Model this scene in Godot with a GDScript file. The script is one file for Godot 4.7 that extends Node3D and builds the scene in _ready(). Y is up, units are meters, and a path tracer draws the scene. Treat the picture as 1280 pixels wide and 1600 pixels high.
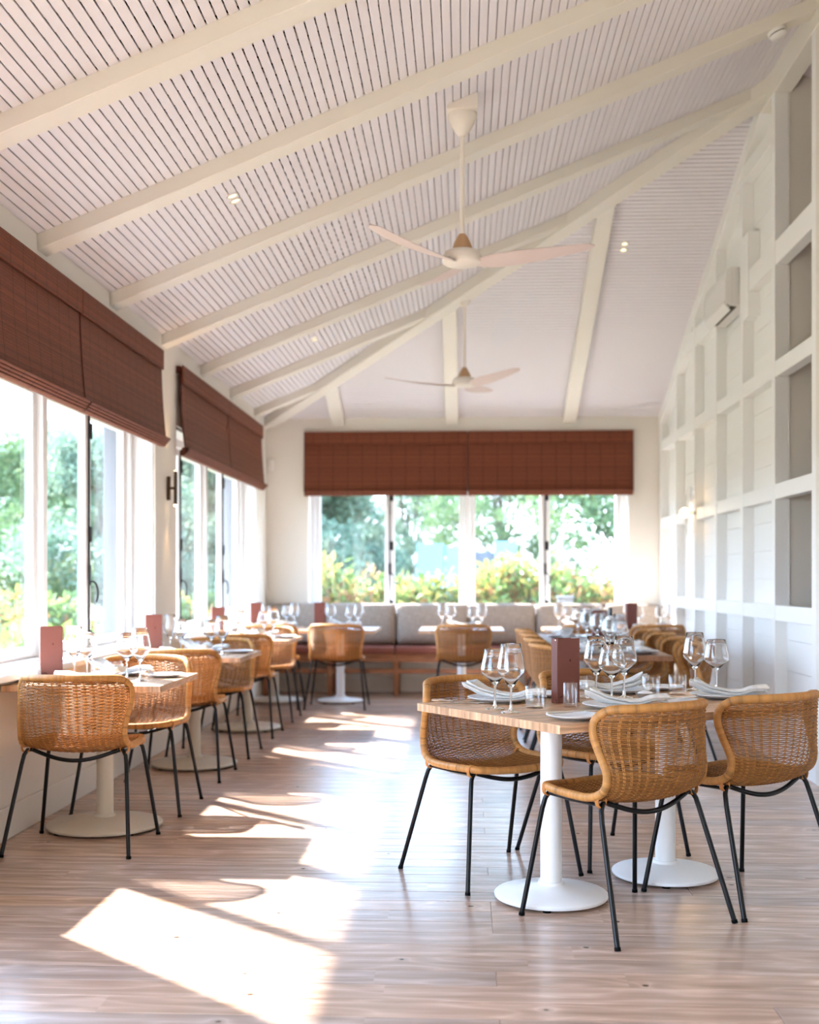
extends Node3D
# Restaurant dining room under a slotted hip ceiling. Metres; X to the right, Y up, depth D = -Z (camera at D = 0).

const PITCH := 0.403            # rise of the long ceiling plane per metre of X
const EAVE_Y := 3.025
const WALL_X := -2.2
const FRAME_X := 2.13
const BACK_D := 13.0
const APEX_D := 8.474
const HIP := 0.3853             # rise of the hip plane per metre of depth
const TABLE_Y := 0.745

var counts := {}
var M := {}
var rng := RandomNumberGenerator.new()

# ---------------------------------------------------------------- mesh builder
class MB:
	var v := PackedVector3Array()
	var n := PackedVector3Array()
	var t := PackedVector2Array()
	var c := PackedColorArray()
	var ix := PackedInt32Array()
	var col := Color.WHITE
	var uvo := Vector2.ZERO
	var grain := 0

	func vert(p: Vector3, nn: Vector3, uv: Vector2) -> int:
		v.append(p); n.append(nn); t.append(uv + uvo); c.append(col)
		return v.size() - 1

	func tri(a: int, b: int, d: int) -> void:
		if (v[d] - v[a]).cross(v[b] - v[a]).dot(n[a] + n[b] + n[d]) < 0.0:
			ix.append(a); ix.append(d); ix.append(b)
		else:
			ix.append(a); ix.append(b); ix.append(d)

	func quad(a: int, b: int, d: int, e: int) -> void:
		tri(a, b, d); tri(a, d, e)

	func flat(ps: Array, uvs: Array = []) -> void:   # a flat convex polygon, its normal from its winding (counter-clockwise seen from outside)
		var nn: Vector3 = (ps[1] - ps[0]).cross(ps[2] - ps[0]).normalized()
		var f := v.size()
		for i in ps.size():
			vert(ps[i], nn, uvs[i] if uvs.size() else Vector2(ps[i].x, ps[i].y))
		for i in range(1, ps.size() - 1):
			tri(f, f + i, f + i + 1)

	# chamfered box; UVs in metres, u along the grain axis
	func box(at: Vector3, size: Vector3, b := 0.0, basis := Basis.IDENTITY) -> void:
		var h := size * 0.5
		b = minf(b, minf(h.x, minf(h.y, h.z)) * 0.9)
		for k in 3:
			for s in [-1.0, 1.0]:
				var i := (k + 1) % 3
				var j := (k + 2) % 3
				var nn := Vector3.ZERO
				nn[k] = s
				var f := v.size()
				for q in [[-1, -1], [1, -1], [1, 1], [-1, 1]]:
					var p := Vector3.ZERO
					p[k] = s * h[k]
					p[i] = q[0] * (h[i] - b)
					p[j] = q[1] * (h[j] - b)
					var uv := Vector2(p[i], p[j])
					if j == grain: uv = Vector2(p[j], p[i])
					elif k == grain: uv = Vector2(p[i] * 0.3, p[j])
					vert(at + basis * p, basis * nn, uv)
				quad(f, f + 1, f + 2, f + 3)
		if b <= 0.0: return
		for k in 3:          # twelve edges, each along axis k
			var i := (k + 1) % 3
			var j := (k + 2) % 3
			for q in [[-1, -1], [1, -1], [1, 1], [-1, 1]]:
				var nn := Vector3.ZERO
				nn[i] = q[0] * 0.7071
				nn[j] = q[1] * 0.7071
				var f := v.size()
				for e in [[-1, 0], [1, 0], [1, 1], [-1, 1]]:
					var p := Vector3.ZERO
					p[k] = e[0] * (h[k] - b)
					p[i] = q[0] * (h[i] - (b if e[1] == 0 else 0.0))
					p[j] = q[1] * (h[j] - (0.0 if e[1] == 0 else b))
					vert(at + basis * p, basis * nn, Vector2(p[grain], p[(grain + 1) % 3]))
				quad(f, f + 1, f + 2, f + 3)
		for sx in [-1.0, 1.0]:
			for sy in [-1.0, 1.0]:
				for sz in [-1.0, 1.0]:
					var s := Vector3(sx, sy, sz)
					var f := v.size()
					for k in 3:
						var p := s * (h - Vector3.ONE * b)
						p[k] = s[k] * h[k]
						vert(at + basis * p, basis * s.normalized(), Vector2(p[grain], p[(grain + 1) % 3]))
					tri(f, f + 1, f + 2)

	# box by its limits in X, Y and depth
	func slab(x0: float, x1: float, y0: float, y1: float, d0: float, d1: float, b := 0.0) -> void:
		box(Vector3((x0 + x1) / 2, (y0 + y1) / 2, -(d0 + d1) / 2), Vector3(absf(x1 - x0), absf(y1 - y0), absf(d1 - d0)), b)

	# beam between two points, w wide and h high
	func bar(p: Vector3, q: Vector3, w: float, h: float, up := Vector3.UP, b := 0.0) -> void:
		var x := (q - p).normalized()
		var z := x.cross(up).normalized()
		box((p + q) / 2, Vector3(p.distance_to(q), h, w), b, Basis(x, z.cross(x), z))

	# smooth grid over rows of points
	func grid(rows: Array, wrap_u := false, wrap_v := false, flip := false, us := 1.0, vs := 1.0) -> void:
		var nv := rows.size()
		var nu: int = rows[0].size()
		var f := v.size()
		for j in nv:
			for i in nu:
				var l: Vector3 = rows[j][(i - 1 + nu) % nu] if wrap_u or i > 0 else rows[j][i]
				var r: Vector3 = rows[j][(i + 1) % nu] if wrap_u or i < nu - 1 else rows[j][i]
				var d: Vector3 = rows[(j - 1 + nv) % nv][i] if wrap_v or j > 0 else rows[j][i]
				var e: Vector3 = rows[(j + 1) % nv][i] if wrap_v or j < nv - 1 else rows[j][i]
				var nn := (r - l).cross(e - d)
				if nn.length() < 1e-12: nn = Vector3.UP
				vert(rows[j][i], (-nn if flip else nn).normalized(), Vector2(us * i / float(nu - 1 if nu > 1 else 1), vs * j / float(nv - 1 if nv > 1 else 1)))
		for j in (nv if wrap_v else nv - 1):
			for i in (nu if wrap_u else nu - 1):
				var a := f + j * nu + i
				var b2 := f + j * nu + (i + 1) % nu
				var c2 := f + ((j + 1) % nv) * nu + (i + 1) % nu
				var d2 := f + ((j + 1) % nv) * nu + i
				quad(a, b2, c2, d2)

	# round tube along a path; rad a number or one number per point
	func tube(path: Array, rad, sides := 8, closed := false, caps := true) -> void:
		var np := path.size()
		var f := v.size()
		var up := Vector3.UP
		var t0: Vector3 = (path[1] - path[0]).normalized()
		if absf(t0.y) > 0.9: up = Vector3.RIGHT
		var side := t0.cross(up).normalized()
		var first := f
		var run := 0.0
		for i in np:
			var a: Vector3 = path[(i - 1 + np) % np] if closed or i > 0 else path[i]
			var b: Vector3 = path[(i + 1) % np] if closed or i < np - 1 else path[i]
			var tg := (b - a).normalized()
			side = (side - tg * side.dot(tg)).normalized()
			var other := tg.cross(side)
			var r: float = rad[i] if rad is Array or rad is PackedFloat32Array else rad
			if i > 0: run += path[i].distance_to(path[i - 1])
			for k in sides:
				var an := TAU * k / sides
				var nn := side * cos(an) + other * sin(an)
				vert(path[i] + nn * r, nn, Vector2(run, k / float(sides)))
		for i in (np if closed else np - 1):
			for k in sides:
				var k2 := (k + 1) % sides
				var j := (i + 1) % np
				quad(first + i * sides + k, first + j * sides + k, first + j * sides + k2, first + i * sides + k2)
		if caps and not closed:
			for e in [0, np - 1]:
				var tg: Vector3 = (path[0] - path[1]).normalized() if e == 0 else (path[np - 1] - path[np - 2]).normalized()
				var g := v.size()
				for k in sides:
					vert(v[first + e * sides + k], tg, Vector2(0, 0))
				for k in range(1, sides - 1):
					tri(g, g + k, g + k + 1)

	# turned profile of (radius, height) pairs around y; creases stay sharp
	func lathe(prof: Array, segs := 24, at := Vector3.ZERO, basis := Basis.IDENTITY) -> void:
		var last_n := Vector2.ZERO
		for s in prof.size() - 1:
			var a: Vector2 = prof[s]
			var b: Vector2 = prof[s + 1]
			var nn := Vector2(b.y - a.y, a.x - b.x).normalized()
			var na := nn
			var nb := nn
			if s > 0:
				var z: Vector2 = a - prof[s - 1]
				var pn := Vector2(z.y, -z.x).normalized()
				if pn.dot(nn) > 0.7: na = (nn + pn).normalized()
			if s < prof.size() - 2:
				var z2: Vector2 = prof[s + 2] - b
				var qn := Vector2(z2.y, -z2.x).normalized()
				if qn.dot(nn) > 0.7: nb = (nn + qn).normalized()
			var f := v.size()
			for k in segs + 1:
				var an := TAU * k / segs
				var e := Vector3(cos(an), 0, sin(an))
				vert(at + basis * (e * a.x + Vector3.UP * a.y), basis * (e * na.x + Vector3.UP * na.y), Vector2(k / float(segs), a.y))
				vert(at + basis * (e * b.x + Vector3.UP * b.y), basis * (e * nb.x + Vector3.UP * nb.y), Vector2(k / float(segs), b.y))
			for k in segs:
				var q := f + k * 2
				if a.x > 1e-6: tri(q, q + 1, q + 2)
				if b.x > 1e-6: tri(q + 1, q + 3, q + 2)
		last_n = last_n

	# a flat outline (x, z) given thickness in y
	func plate(outline: Array, y0: float, y1: float, b := 0.0) -> void:
		var m := outline.size()
		var mid := Vector2.ZERO
		for p in outline: mid += p / m
		for side in [0, 1]:
			var f := v.size()
			var y := y1 if side else y0
			var nn := Vector3.UP if side else Vector3.DOWN
			vert(Vector3(mid.x, y, mid.y), nn, mid)
			for p in outline:
				var q: Vector2 = p + (mid - p).normalized() * b
				vert(Vector3(q.x, y, q.y), nn, q)
			for i in m: tri(f, f + 1 + i, f + 1 + (i + 1) % m)
		for i in m:
			var p: Vector2 = outline[i]
			var q: Vector2 = outline[(i + 1) % m]
			var e := (q - p)
			var nn := Vector3(e.y, 0, -e.x).normalized()
			if nn.dot(Vector3(p.x - mid.x, 0, p.y - mid.y)) < 0: nn = -nn
			var f := v.size()
			vert(Vector3(p.x, y0 + b, p.y), nn, Vector2(0, y0)); vert(Vector3(q.x, y0 + b, q.y), nn, Vector2(e.length(), y0))
			vert(Vector3(q.x, y1 - b, q.y), nn, Vector2(e.length(), y1)); vert(Vector3(p.x, y1 - b, p.y), nn, Vector2(0, y1))
			quad(f, f + 1, f + 2, f + 3)
			if b > 0:
				for side in [0, 1]:
					var p2: Vector2 = p + (mid - p).normalized() * b
					var q2: Vector2 = q + (mid - q).normalized() * b
					var yy := y1 if side else y0
					var n2 := (nn + (Vector3.UP if side else Vector3.DOWN)).normalized()
					var g := v.size()
					vert(Vector3(p.x, yy - b if side else yy + b, p.y), n2, Vector2.ZERO); vert(Vector3(q.x, yy - b if side else yy + b, q.y), n2, Vector2.ZERO)
					vert(Vector3(q2.x, yy, q2.y), n2, Vector2.ZERO); vert(Vector3(p2.x, yy, p2.y), n2, Vector2.ZERO)
					quad(g, g + 1, g + 2, g + 3)

	func mesh() -> ArrayMesh:
		var a := []
		a.resize(Mesh.ARRAY_MAX)
		a[Mesh.ARRAY_VERTEX] = v
		a[Mesh.ARRAY_NORMAL] = n
		a[Mesh.ARRAY_TEX_UV] = t
		a[Mesh.ARRAY_COLOR] = c
		a[Mesh.ARRAY_INDEX] = ix
		var m := ArrayMesh.new()
		m.add_surface_from_arrays(Mesh.PRIMITIVE_TRIANGLES, a)
		return m

# ---------------------------------------------------------------- helpers
func numbered(called: String) -> String:
	var k: int = counts.get(called, 0)
	counts[called] = k + 1
	return called if k == 0 else "%s_%03d" % [called, k]

func P(x: float, y: float, d: float) -> Vector3:
	return Vector3(x, y, -d)

func put(mb, m: Material, called: String, parent: Node = null) -> MeshInstance3D:
	var o := MeshInstance3D.new()
	o.mesh = mb.mesh() if mb is MB else mb
	o.material_override = m
	if parent:
		o.name = called
		parent.add_child(o, true)
	else:
		o.name = numbered(called)
		add_child(o, true)
	return o

func tag(o: Node3D, label: String, category: String, group := "") -> Node3D:
	o.set_meta("label", label)
	o.set_meta("category", category)
	if group: o.set_meta("group", group)
	return o

func thing(called: String, label: String, category: String, at := Vector3.ZERO, turn := 0.0, group := "") -> Node3D:
	var o := Node3D.new()
	o.name = numbered(called)
	add_child(o, true)
	o.position = at
	o.rotation.y = turn
	return tag(o, label, category, group)

func struct(called: String) -> Node3D:
	var o := Node3D.new()
	o.name = called
	o.set_meta("kind", "structure")
	add_child(o, true)
	return o

func another(o: Node3D, called: String, label: String, at: Vector3, turn := 0.0, group := "") -> Node3D:
	var r: Node3D = o.duplicate()
	r.name = numbered(called)
	add_child(r, true)
	r.position = at
	r.rotation = Vector3(0, turn, 0)
	r.set_meta("label", label)
	if group: r.set_meta("group", group)
	return r

func mat(r: float, g: float, b: float, rough := 0.6, spec := 0.5, metal := 0.0) -> StandardMaterial3D:
	var m := StandardMaterial3D.new()
	m.albedo_color = Color(r, g, b)
	m.roughness = rough
	m.metallic = metal
	m.metallic_specular = spec
	return m

func noise(s: int, f: float, oct := 3) -> FastNoiseLite:
	var n := FastNoiseLite.new()
	n.seed = s
	n.noise_type = FastNoiseLite.TYPE_SIMPLEX_SMOOTH
	n.frequency = f
	n.fractal_octaves = oct
	return n

# wood: w x h pixels that cover lu metres along the grain and lv across
func wood_texture(s: int, w: int, h: int, rings: float, contrast: float, knots: int) -> ImageTexture:
	var warp := noise(s, 1.0, 3)
	var fine := noise(s + 7, 1.0, 2)
	var tone := noise(s + 13, 1.0, 2)
	var data := PackedByteArray()
	data.resize(w * h * 3)
	var r := RandomNumberGenerator.new()
	r.seed = s
	var kn := []
	for i in knots: kn.append(Vector3(r.randf(), r.randf(), r.randf_range(0.010, 0.022)))
	for y in h:
		for x in w:
			var u := x / float(w)
			var q := y / float(h)
			var bend := warp.get_noise_2d(u * 2.2, q * 3.0) * 0.9
			var dark := 0.0
			for k in kn:
				var du: float = (u - k.x) * 3.0
				var dv: float = q - k.y
				var dd := sqrt(du * du + dv * dv)
				bend += k.z * 2.0 / (dd + 0.03)
				dark = maxf(dark, 1.0 - smoothstep(k.z * 0.35, k.z, dd))
			var g := absf(fmod(absf(q * rings + bend * 2.2), 1.0) * 2.0 - 1.0)
			g = g * g
			var line := fine.get_noise_2d(u * 9.0, q * 190.0)
			var broad := tone.get_noise_2d(u * 2.0, q * 9.0)
			var k2 := 0.5 + contrast * (0.42 * (g - 0.4) + 0.34 * line + 0.5 * broad)
			var l := clampf(0.82 + (k2 - 0.5) * 0.62, 0.3, 1.0)
			l *= 1.0 - 0.6 * dark
			var o := (y * w + x) * 3
			data[o] = int(255 * clampf(l * 1.0, 0, 1))
			data[o + 1] = int(255 * clampf(pow(l, 1.08), 0, 1))
			data[o + 2] = int(255 * clampf(pow(l, 1.18), 0, 1))
	var im := Image.create_from_data(w, h, false, Image.FORMAT_RGB8, data)
	return ImageTexture.create_from_image(im)

# bamboo reeds: fine horizontal sticks, a dark stitched line at the left edge; 0.16 m x 0.32 m
func reed_texture(relief: bool) -> ImageTexture:
	var w := 128
	var h := 640
	var r := RandomNumberGenerator.new()
	r.seed = 5
	var fine := noise(31, 0.02, 3)
	var data := PackedByteArray()
	data.resize(w * h * 3)
	var tint := []
	for k in 101: tint.append(r.randf_range(0.78, 1.06))
	for y in h:
		var f := fmod(y / 6.4, 1.0)
		var round_ := sqrt(maxf(0.0, 1.0 - pow(f * 2.0 - 1.0, 2.0)))
		for x in w:
			var l: float
			if relief:
				l = round_
				if x < 3: l = 0.15
			else:
				l = tint[int(y / 6.4) % 100] * (0.62 + 0.38 * round_) + 0.10 * fine.get_noise_2d(x * 1.0, y * 6.0)
				if x < 3: l *= 0.45
				l = l * 0.85
			var o := (y * w + x) * 3
			for q in 3: data[o + q] = int(255 * clampf(l, 0, 1))
	return ImageTexture.create_from_image(Image.create_from_data(w, h, false, Image.FORMAT_RGB8, data))

# woven cloth: over-under threads with slubs
func cloth_texture(s: int, depth: float) -> ImageTexture:
	var w := 256
	var slub := noise(s, 0.03, 3)
	var data := PackedByteArray()
	data.resize(w * w * 3)
	for y in w:
		for x in w:
			var over := (int(x / 4.0) + int(y / 4.0)) % 2
			var fx := absf(fmod(x / 4.0, 1.0) - 0.5)
			var fy := absf(fmod(y / 4.0, 1.0) - 0.5)
			var l := 1.0 - depth * (fy if over == 1 else fx) + 0.12 * slub.get_noise_2d(x * (0.2 if over == 1 else 1.0), y * (1.0 if over == 1 else 0.2)) - 0.08
			var o := (y * w + x) * 3
			for q in 3: data[o + q] = int(255 * clampf(l, 0, 1))
	return ImageTexture.create_from_image(Image.create_from_data(w, w, false, Image.FORMAT_RGB8, data))

func wood(tex: Texture2D, r: float, g: float, b: float, rough: float, scale: Vector3, off := Vector3.ZERO) -> StandardMaterial3D:
	var m := mat(r, g, b, rough)
	m.albedo_texture = tex
	m.uv1_scale = scale
	m.uv1_offset = off
	return m

func glass_mat(alpha := 0.04) -> StandardMaterial3D:
	var m := mat(0.97, 0.98, 0.98, 0.0, 0.5)
	m.transparency = BaseMaterial3D.TRANSPARENCY_ALPHA
	m.albedo_color.a = alpha
	return m

func glow(r: float, g: float, b: float, e: float) -> StandardMaterial3D:
	var m := mat(0.9, 0.9, 0.88, 0.5)
	m.emission_enabled = true
	m.emission = Color(r, g, b)
	m.emission_energy_multiplier = e
	return m

func tinted(rough: float, spec := 0.5) -> StandardMaterial3D:
	var m := mat(1, 1, 1, rough, spec)
	m.vertex_color_use_as_albedo = true
	return m

func lin(r: float, g: float, b: float) -> Color:
	return Color(r, g, b).srgb_to_linear()

# ---------------------------------------------------------------- the start
func _ready() -> void:
	rng.seed = 20240611
	camera_and_light()
	materials()
	room_shell()
	ceiling()
	frame_wall()
	windows()
	blinds()
	bench()
	tables_and_chairs()
	settings()
	fixtures()
	garden()

func camera_and_light() -> void:
	var cam := Camera3D.new()
	cam.name = "camera"
	add_child(cam)
	cam.position = Vector3(0, 1.25, 0)
	cam.rotation.y = atan(86.0 / 1840.0)
	cam.projection = Camera3D.PROJECTION_FRUSTUM
	cam.near = 0.05
	cam.far = 300.0
	cam.size = 0.05 * 1600.0 / 1840.0
	cam.frustum_offset = Vector2(0, 0.05 * 104.0 / 1840.0)
	cam.current = true
	var at := CameraAttributesPhysical.new()
	at.frustum_focal_length = 35.0
	at.frustum_focus_distance = 4.55
	at.exposure_aperture = 1.8
	cam.attributes = at

	var sky := ProceduralSkyMaterial.new()
	sky.sky_top_color = Color(0.68, 0.83, 1.0)
	sky.sky_horizon_color = Color(0.90, 0.95, 1.0)
	sky.ground_bottom_color = Color(0.45, 0.47, 0.36)
	sky.ground_horizon_color = Color(0.62, 0.66, 0.55)
	sky.sky_curve = 0.12
	sky.sky_energy_multiplier = 1.6
	sky.ground_energy_multiplier = 0.8
	sky.sun_angle_max = 1.0
	var env := Environment.new()
	env.background_mode = Environment.BG_SKY
	env.sky = Sky.new()
	env.sky.sky_material = sky
	env.tonemap_mode = Environment.TONE_MAPPER_LINEAR
	env.tonemap_exposure = 5.1
	env.sdfgi_enabled = true
	env.ssao_enabled = true
	env.ssil_enabled = true
	var we := WorldEnvironment.new()
	we.name = "world"
	we.environment = env
	add_child(we)

	var sun := DirectionalLight3D.new()
	sun.name = "sun"
	sun.light_color = Color(1.0, 0.97, 0.935)
	sun.light_energy = 3.0
	sun.light_angular_distance = 1.5
	sun.shadow_enabled = true
	sun.sky_mode = DirectionalLight3D.SKY_MODE_LIGHT_ONLY
	add_child(sun)
	sun.look_at_from_position(Vector3.ZERO, Vector3(0.95, -1.0, 0.82), Vector3.UP)

func materials() -> void:
	var grain := wood_texture(11, 1024, 512, 7.0, 0.36, 5)
	var plank := wood_texture(29, 1024, 512, 9.0, 0.5, 3)
	M.wall = mat(0.885, 0.86, 0.82, 0.75, 0.3)
	M.rafter = mat(0.885, 0.865, 0.82, 0.55, 0.4)
	M.board = mat(0.885, 0.868, 0.88, 0.6, 0.4)
	M.lattice = mat(0.93, 0.925, 0.91, 0.5, 0.45)
	M.dark_felt = mat(0.05, 0.05, 0.05, 0.95, 0.1)
	M.frame_white = mat(0.92, 0.92, 0.92, 0.4)
	M.iron = mat(0.06, 0.06, 0.065, 0.45)
	M.glass = glass_mat(0.02)
	M.crystal = glass_mat(0.012)
	M.crystal_solid = mat(1, 1, 1, 0.0)
	M.crystal_solid.refraction_enabled = true
	M.crystal_solid.refraction_scale = 0.05
	M.crystal_solid.albedo_color.a = 0.0
	M.floors = []
	for k in 7:
		var f := rng.randf_range(0.93, 1.02)
		var w := rng.randf_range(-0.02, 0.025)
		M.floors.append(wood(grain, (0.93 + w) * f, 0.81 * f, (0.745 - w) * f, rng.randf_range(0.22, 0.29), Vector3(0.42, 1.35, 1), Vector3(rng.randf(), rng.randf(), 0)))
	for m in M.floors:
		m.clearcoat_enabled = true
		m.clearcoat = 0.12
		m.clearcoat_roughness = 0.22
	M.floors_dark = mat(0.12, 0.08, 0.06, 0.9, 0.2)
	M.oak = []
	for k in 4:
		var f := 0.965 + 0.02 * k
		M.oak.append(wood(plank, 0.95 * f, 0.775 * f, 0.625 * f, 0.38, Vector3(0.7, 2.2, 1), Vector3(0.23 * k, 0.31 * k, 0)))
	M.bench_wood = wood(plank, 0.72, 0.48, 0.33, 0.45, Vector3(0.6, 2.0, 1))
	M.rustic = wood(grain, 0.62, 0.42, 0.28, 0.5, Vector3(0.6, 2.0, 1))
	M.reed = mat(0.605, 0.33, 0.225, 0.62, 0.35)
	M.reed.albedo_texture = reed_texture(false)
	M.reed.uv1_scale = Vector3(1 / 0.16, 1 / 0.32, 1)
	M.reed.heightmap_enabled = true
	M.reed.heightmap_texture = reed_texture(true)
	M.reed.heightmap_scale = 0.12
	M.reed.backlight_enabled = true
	M.reed.backlight = Color(0.10, 0.06, 0.045)
	M.reed_edge = mat(0.28, 0.13, 0.10, 0.7, 0.3)
	M.wicker = tinted(0.5, 0.45)
	M.black_steel = mat(0.025, 0.025, 0.035, 0.32, 0.38)
	M.white_steel = mat(0.95, 0.95, 0.945, 0.35, 0.5)
	M.taupe_steel = mat(0.82, 0.79, 0.73, 0.4, 0.5)
	M.rubber = mat(0.05, 0.05, 0.05, 0.8, 0.2)
	var cl := cloth_texture(3, 0.35)
	M.linen = mat(0.74, 0.68, 0.63, 0.9, 0.2)
	M.linen.albedo_texture = cl
	M.linen.uv1_scale = Vector3(6, 6, 6)
	M.linen.rim_enabled = true
	M.linen.rim = 0.3
	M.leather = mat(0.50, 0.27, 0.22, 0.42, 0.5)
	M.menu = mat(0.46, 0.26, 0.22, 0.5, 0.45)
	M.menu_mark = mat(0.33, 0.15, 0.12, 0.6, 0.3)
	M.paper = mat(0.93, 0.92, 0.89, 0.8, 0.2)
	M.napkin = mat(0.98, 0.975, 0.965, 0.9, 0.15)
	M.napkin.albedo_texture = cloth_texture(9, 0.1)
	M.napkin.uv1_scale = Vector3(4, 4, 4)
	M.stoneware = mat(0.90, 0.905, 0.92, 0.35, 0.5)
	M.clay = mat(0.58, 0.55, 0.52, 0.7, 0.3)
	M.salt = mat(0.95, 0.95, 0.95, 0.9, 0.2)
	M.silver = mat(0.85, 0.84, 0.82, 0.18, 0.5, 1.0)
	M.fan_white = mat(0.90, 0.87, 0.83, 0.5, 0.4)
	M.fan_blade = mat(0.85, 0.78, 0.755, 0.5, 0.4)
	M.fan_wood = mat(0.72, 0.58, 0.44, 0.6, 0.4)
	M.bronze = mat(0.30, 0.22, 0.14, 0.4, 0.5, 0.6)
	M.plastic = mat(0.90, 0.89, 0.87, 0.45, 0.4)
	M.ac_white = mat(0.87, 0.86, 0.84, 0.4, 0.4)
	M.dark_glass = mat(0.02, 0.03, 0.025, 0.08, 0.5)

# ---------------------------------------------------------------- floor, walls
func room_shell() -> void:
	var fl := struct("floor")
	var sub := MB.new()
	sub.slab(-2.5, 4.4, -0.25, -0.016, -3.2, 13.3)
	put(sub, M.floors_dark, "subfloor", fl)
	var d := 2.0
	var shared := []
	for k in 5:                       # whole and cut lengths, 135 mm boards laid across the room
		var mb := MB.new()
		mb.uvo = Vector2(0.9 * k, 0.21 * k)
		mb.box(Vector3.ZERO, Vector3([6.9, 2.6, 4.3, 3.4, 3.5][k], 0.02, 0.1335), 0.0022)
		shared.append(mb.mesh())
	var i := 0
	while d < 13.1:
		var kind := rng.randi() % 3
		for e in ([[0, 0.95]] if kind == 0 else [[1, -1.2], [2, 2.25]] if kind == 1 else [[3, -0.8], [4, 2.652]]):
			var o := put(shared[e[0]], M.floors[rng.randi() % 7], "floorboard", fl)
			o.position = P(e[1], -0.01, d + 0.0675)
		d += 0.135
		i += 1
	var near := MB.new()
	near.slab(-2.5, 4.4, -0.016, 0.0, -3.2, 2.0)
	put(near, M.floors[0], "floor_near", fl)

	# the long window wall, openings at three windows
	var wl := struct("wall_left")
	var mb := MB.new()
	mb.slab(-2.46, WALL_X, 0.0, 0.775, 3.3, BACK_D + 0.26)
	mb.slab(-2.46, WALL_X, 0.0, 0.775, -3.0, -1.42)
	mb.slab(-2.46, WALL_X, 2.42, 3.30, 3.3, BACK_D + 0.26)
	mb.slab(-2.46, WALL_X, 2.70, 3.30, -3.0, 3.3)
	mb.slab(-2.46, WALL_X, 2.42, 2.70, -3.0, -1.42)
	for q in [[-3.0, -1.42], [3.3, 4.75], [8.29, 8.90], [12.44, BACK_D + 0.26]]:
		mb.slab(-2.46, WALL_X, 0.775, 2.42, q[0], q[1])
	put(mb, M.wall, "plaster", wl)
	var bb := struct("baseboard_left")
	mb = MB.new()
	mb.slab(WALL_X, WALL_X + 0.018, 0.0, 0.155, 3.3, BACK_D, 0.004)
	put(mb, M.wall, "board", bb)

	var wb := struct("wall_back")
	mb = MB.new()
	mb.slab(-2.2, 2.25, 0.0, 0.86, BACK_D, BACK_D + 0.26)
	mb.slab(-2.2, 2.25, 2.40, 3.20, BACK_D, BACK_D + 0.26)
	mb.slab(-2.2, -1.74, 0.86, 2.40, BACK_D, BACK_D + 0.26)
	mb.slab(1.80, 4.4, 0.86, 2.40, BACK_D, BACK_D + 0.26)
	mb.slab(2.25, 4.4, 0.0, 0.86, BACK_D, BACK_D + 0.26)
	mb.slab(2.25, 4.4, 2.40, 3.20, BACK_D, BACK_D + 0.26)
	put(mb, M.wall, "plaster", wb)
	var b2 := struct("baseboard_back")
	mb = MB.new()
	mb.slab(-2.18, 2.12, 0.0, 0.155, BACK_D - 0.018, BACK_D, 0.004)
	put(mb, M.wall, "board", b2)

	# behind the camera and beyond the frame wall: the rest of the building
	var wr := struct("wall_rear")
	mb = MB.new()
	mb.slab(-2.46, 4.4, 0.0, 6.0, -3.25, -3.0)
	put(mb, M.wall, "plaster", wr)
	var wn := struct("wall_neighbour_room")
	mb = MB.new()
	mb.slab(4.2, 4.4, 0.0, 6.0, -3.0, 13.0)
	put(mb, M.wall, "plaster", wn)
	var wp := struct("wall_partition")
	mb = MB.new()
	mb.slab(2.222, 4.2, 0.0, 4.9, 8.20, 8.32)
	put(mb, M.wall, "plaster", wp)
	mb = MB.new()
	mb.slab(2.222, 2.23, 0.0, 4.8, 8.192, 8.2, 0.002)
	put(mb, M.lattice, "cover_strip", wp)
	var cn := struct("ceiling_neighbour_room")
	mb = MB.new()
	mb.bar(P(2.10, 4.86, 5.0), P(4.6, 4.86 - 2.5 * PITCH, 5.0), 17.0, 0.12)
	put(mb, M.board, "lining", cn)

func roof_y(x: float) -> float:
	return EAVE_Y + (x - WALL_X) * PITCH

func hip_d(x: float) -> float:
	return BACK_D - (x - WALL_X) * (BACK_D - APEX_D) / (FRAME_X - WALL_X)

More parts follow.
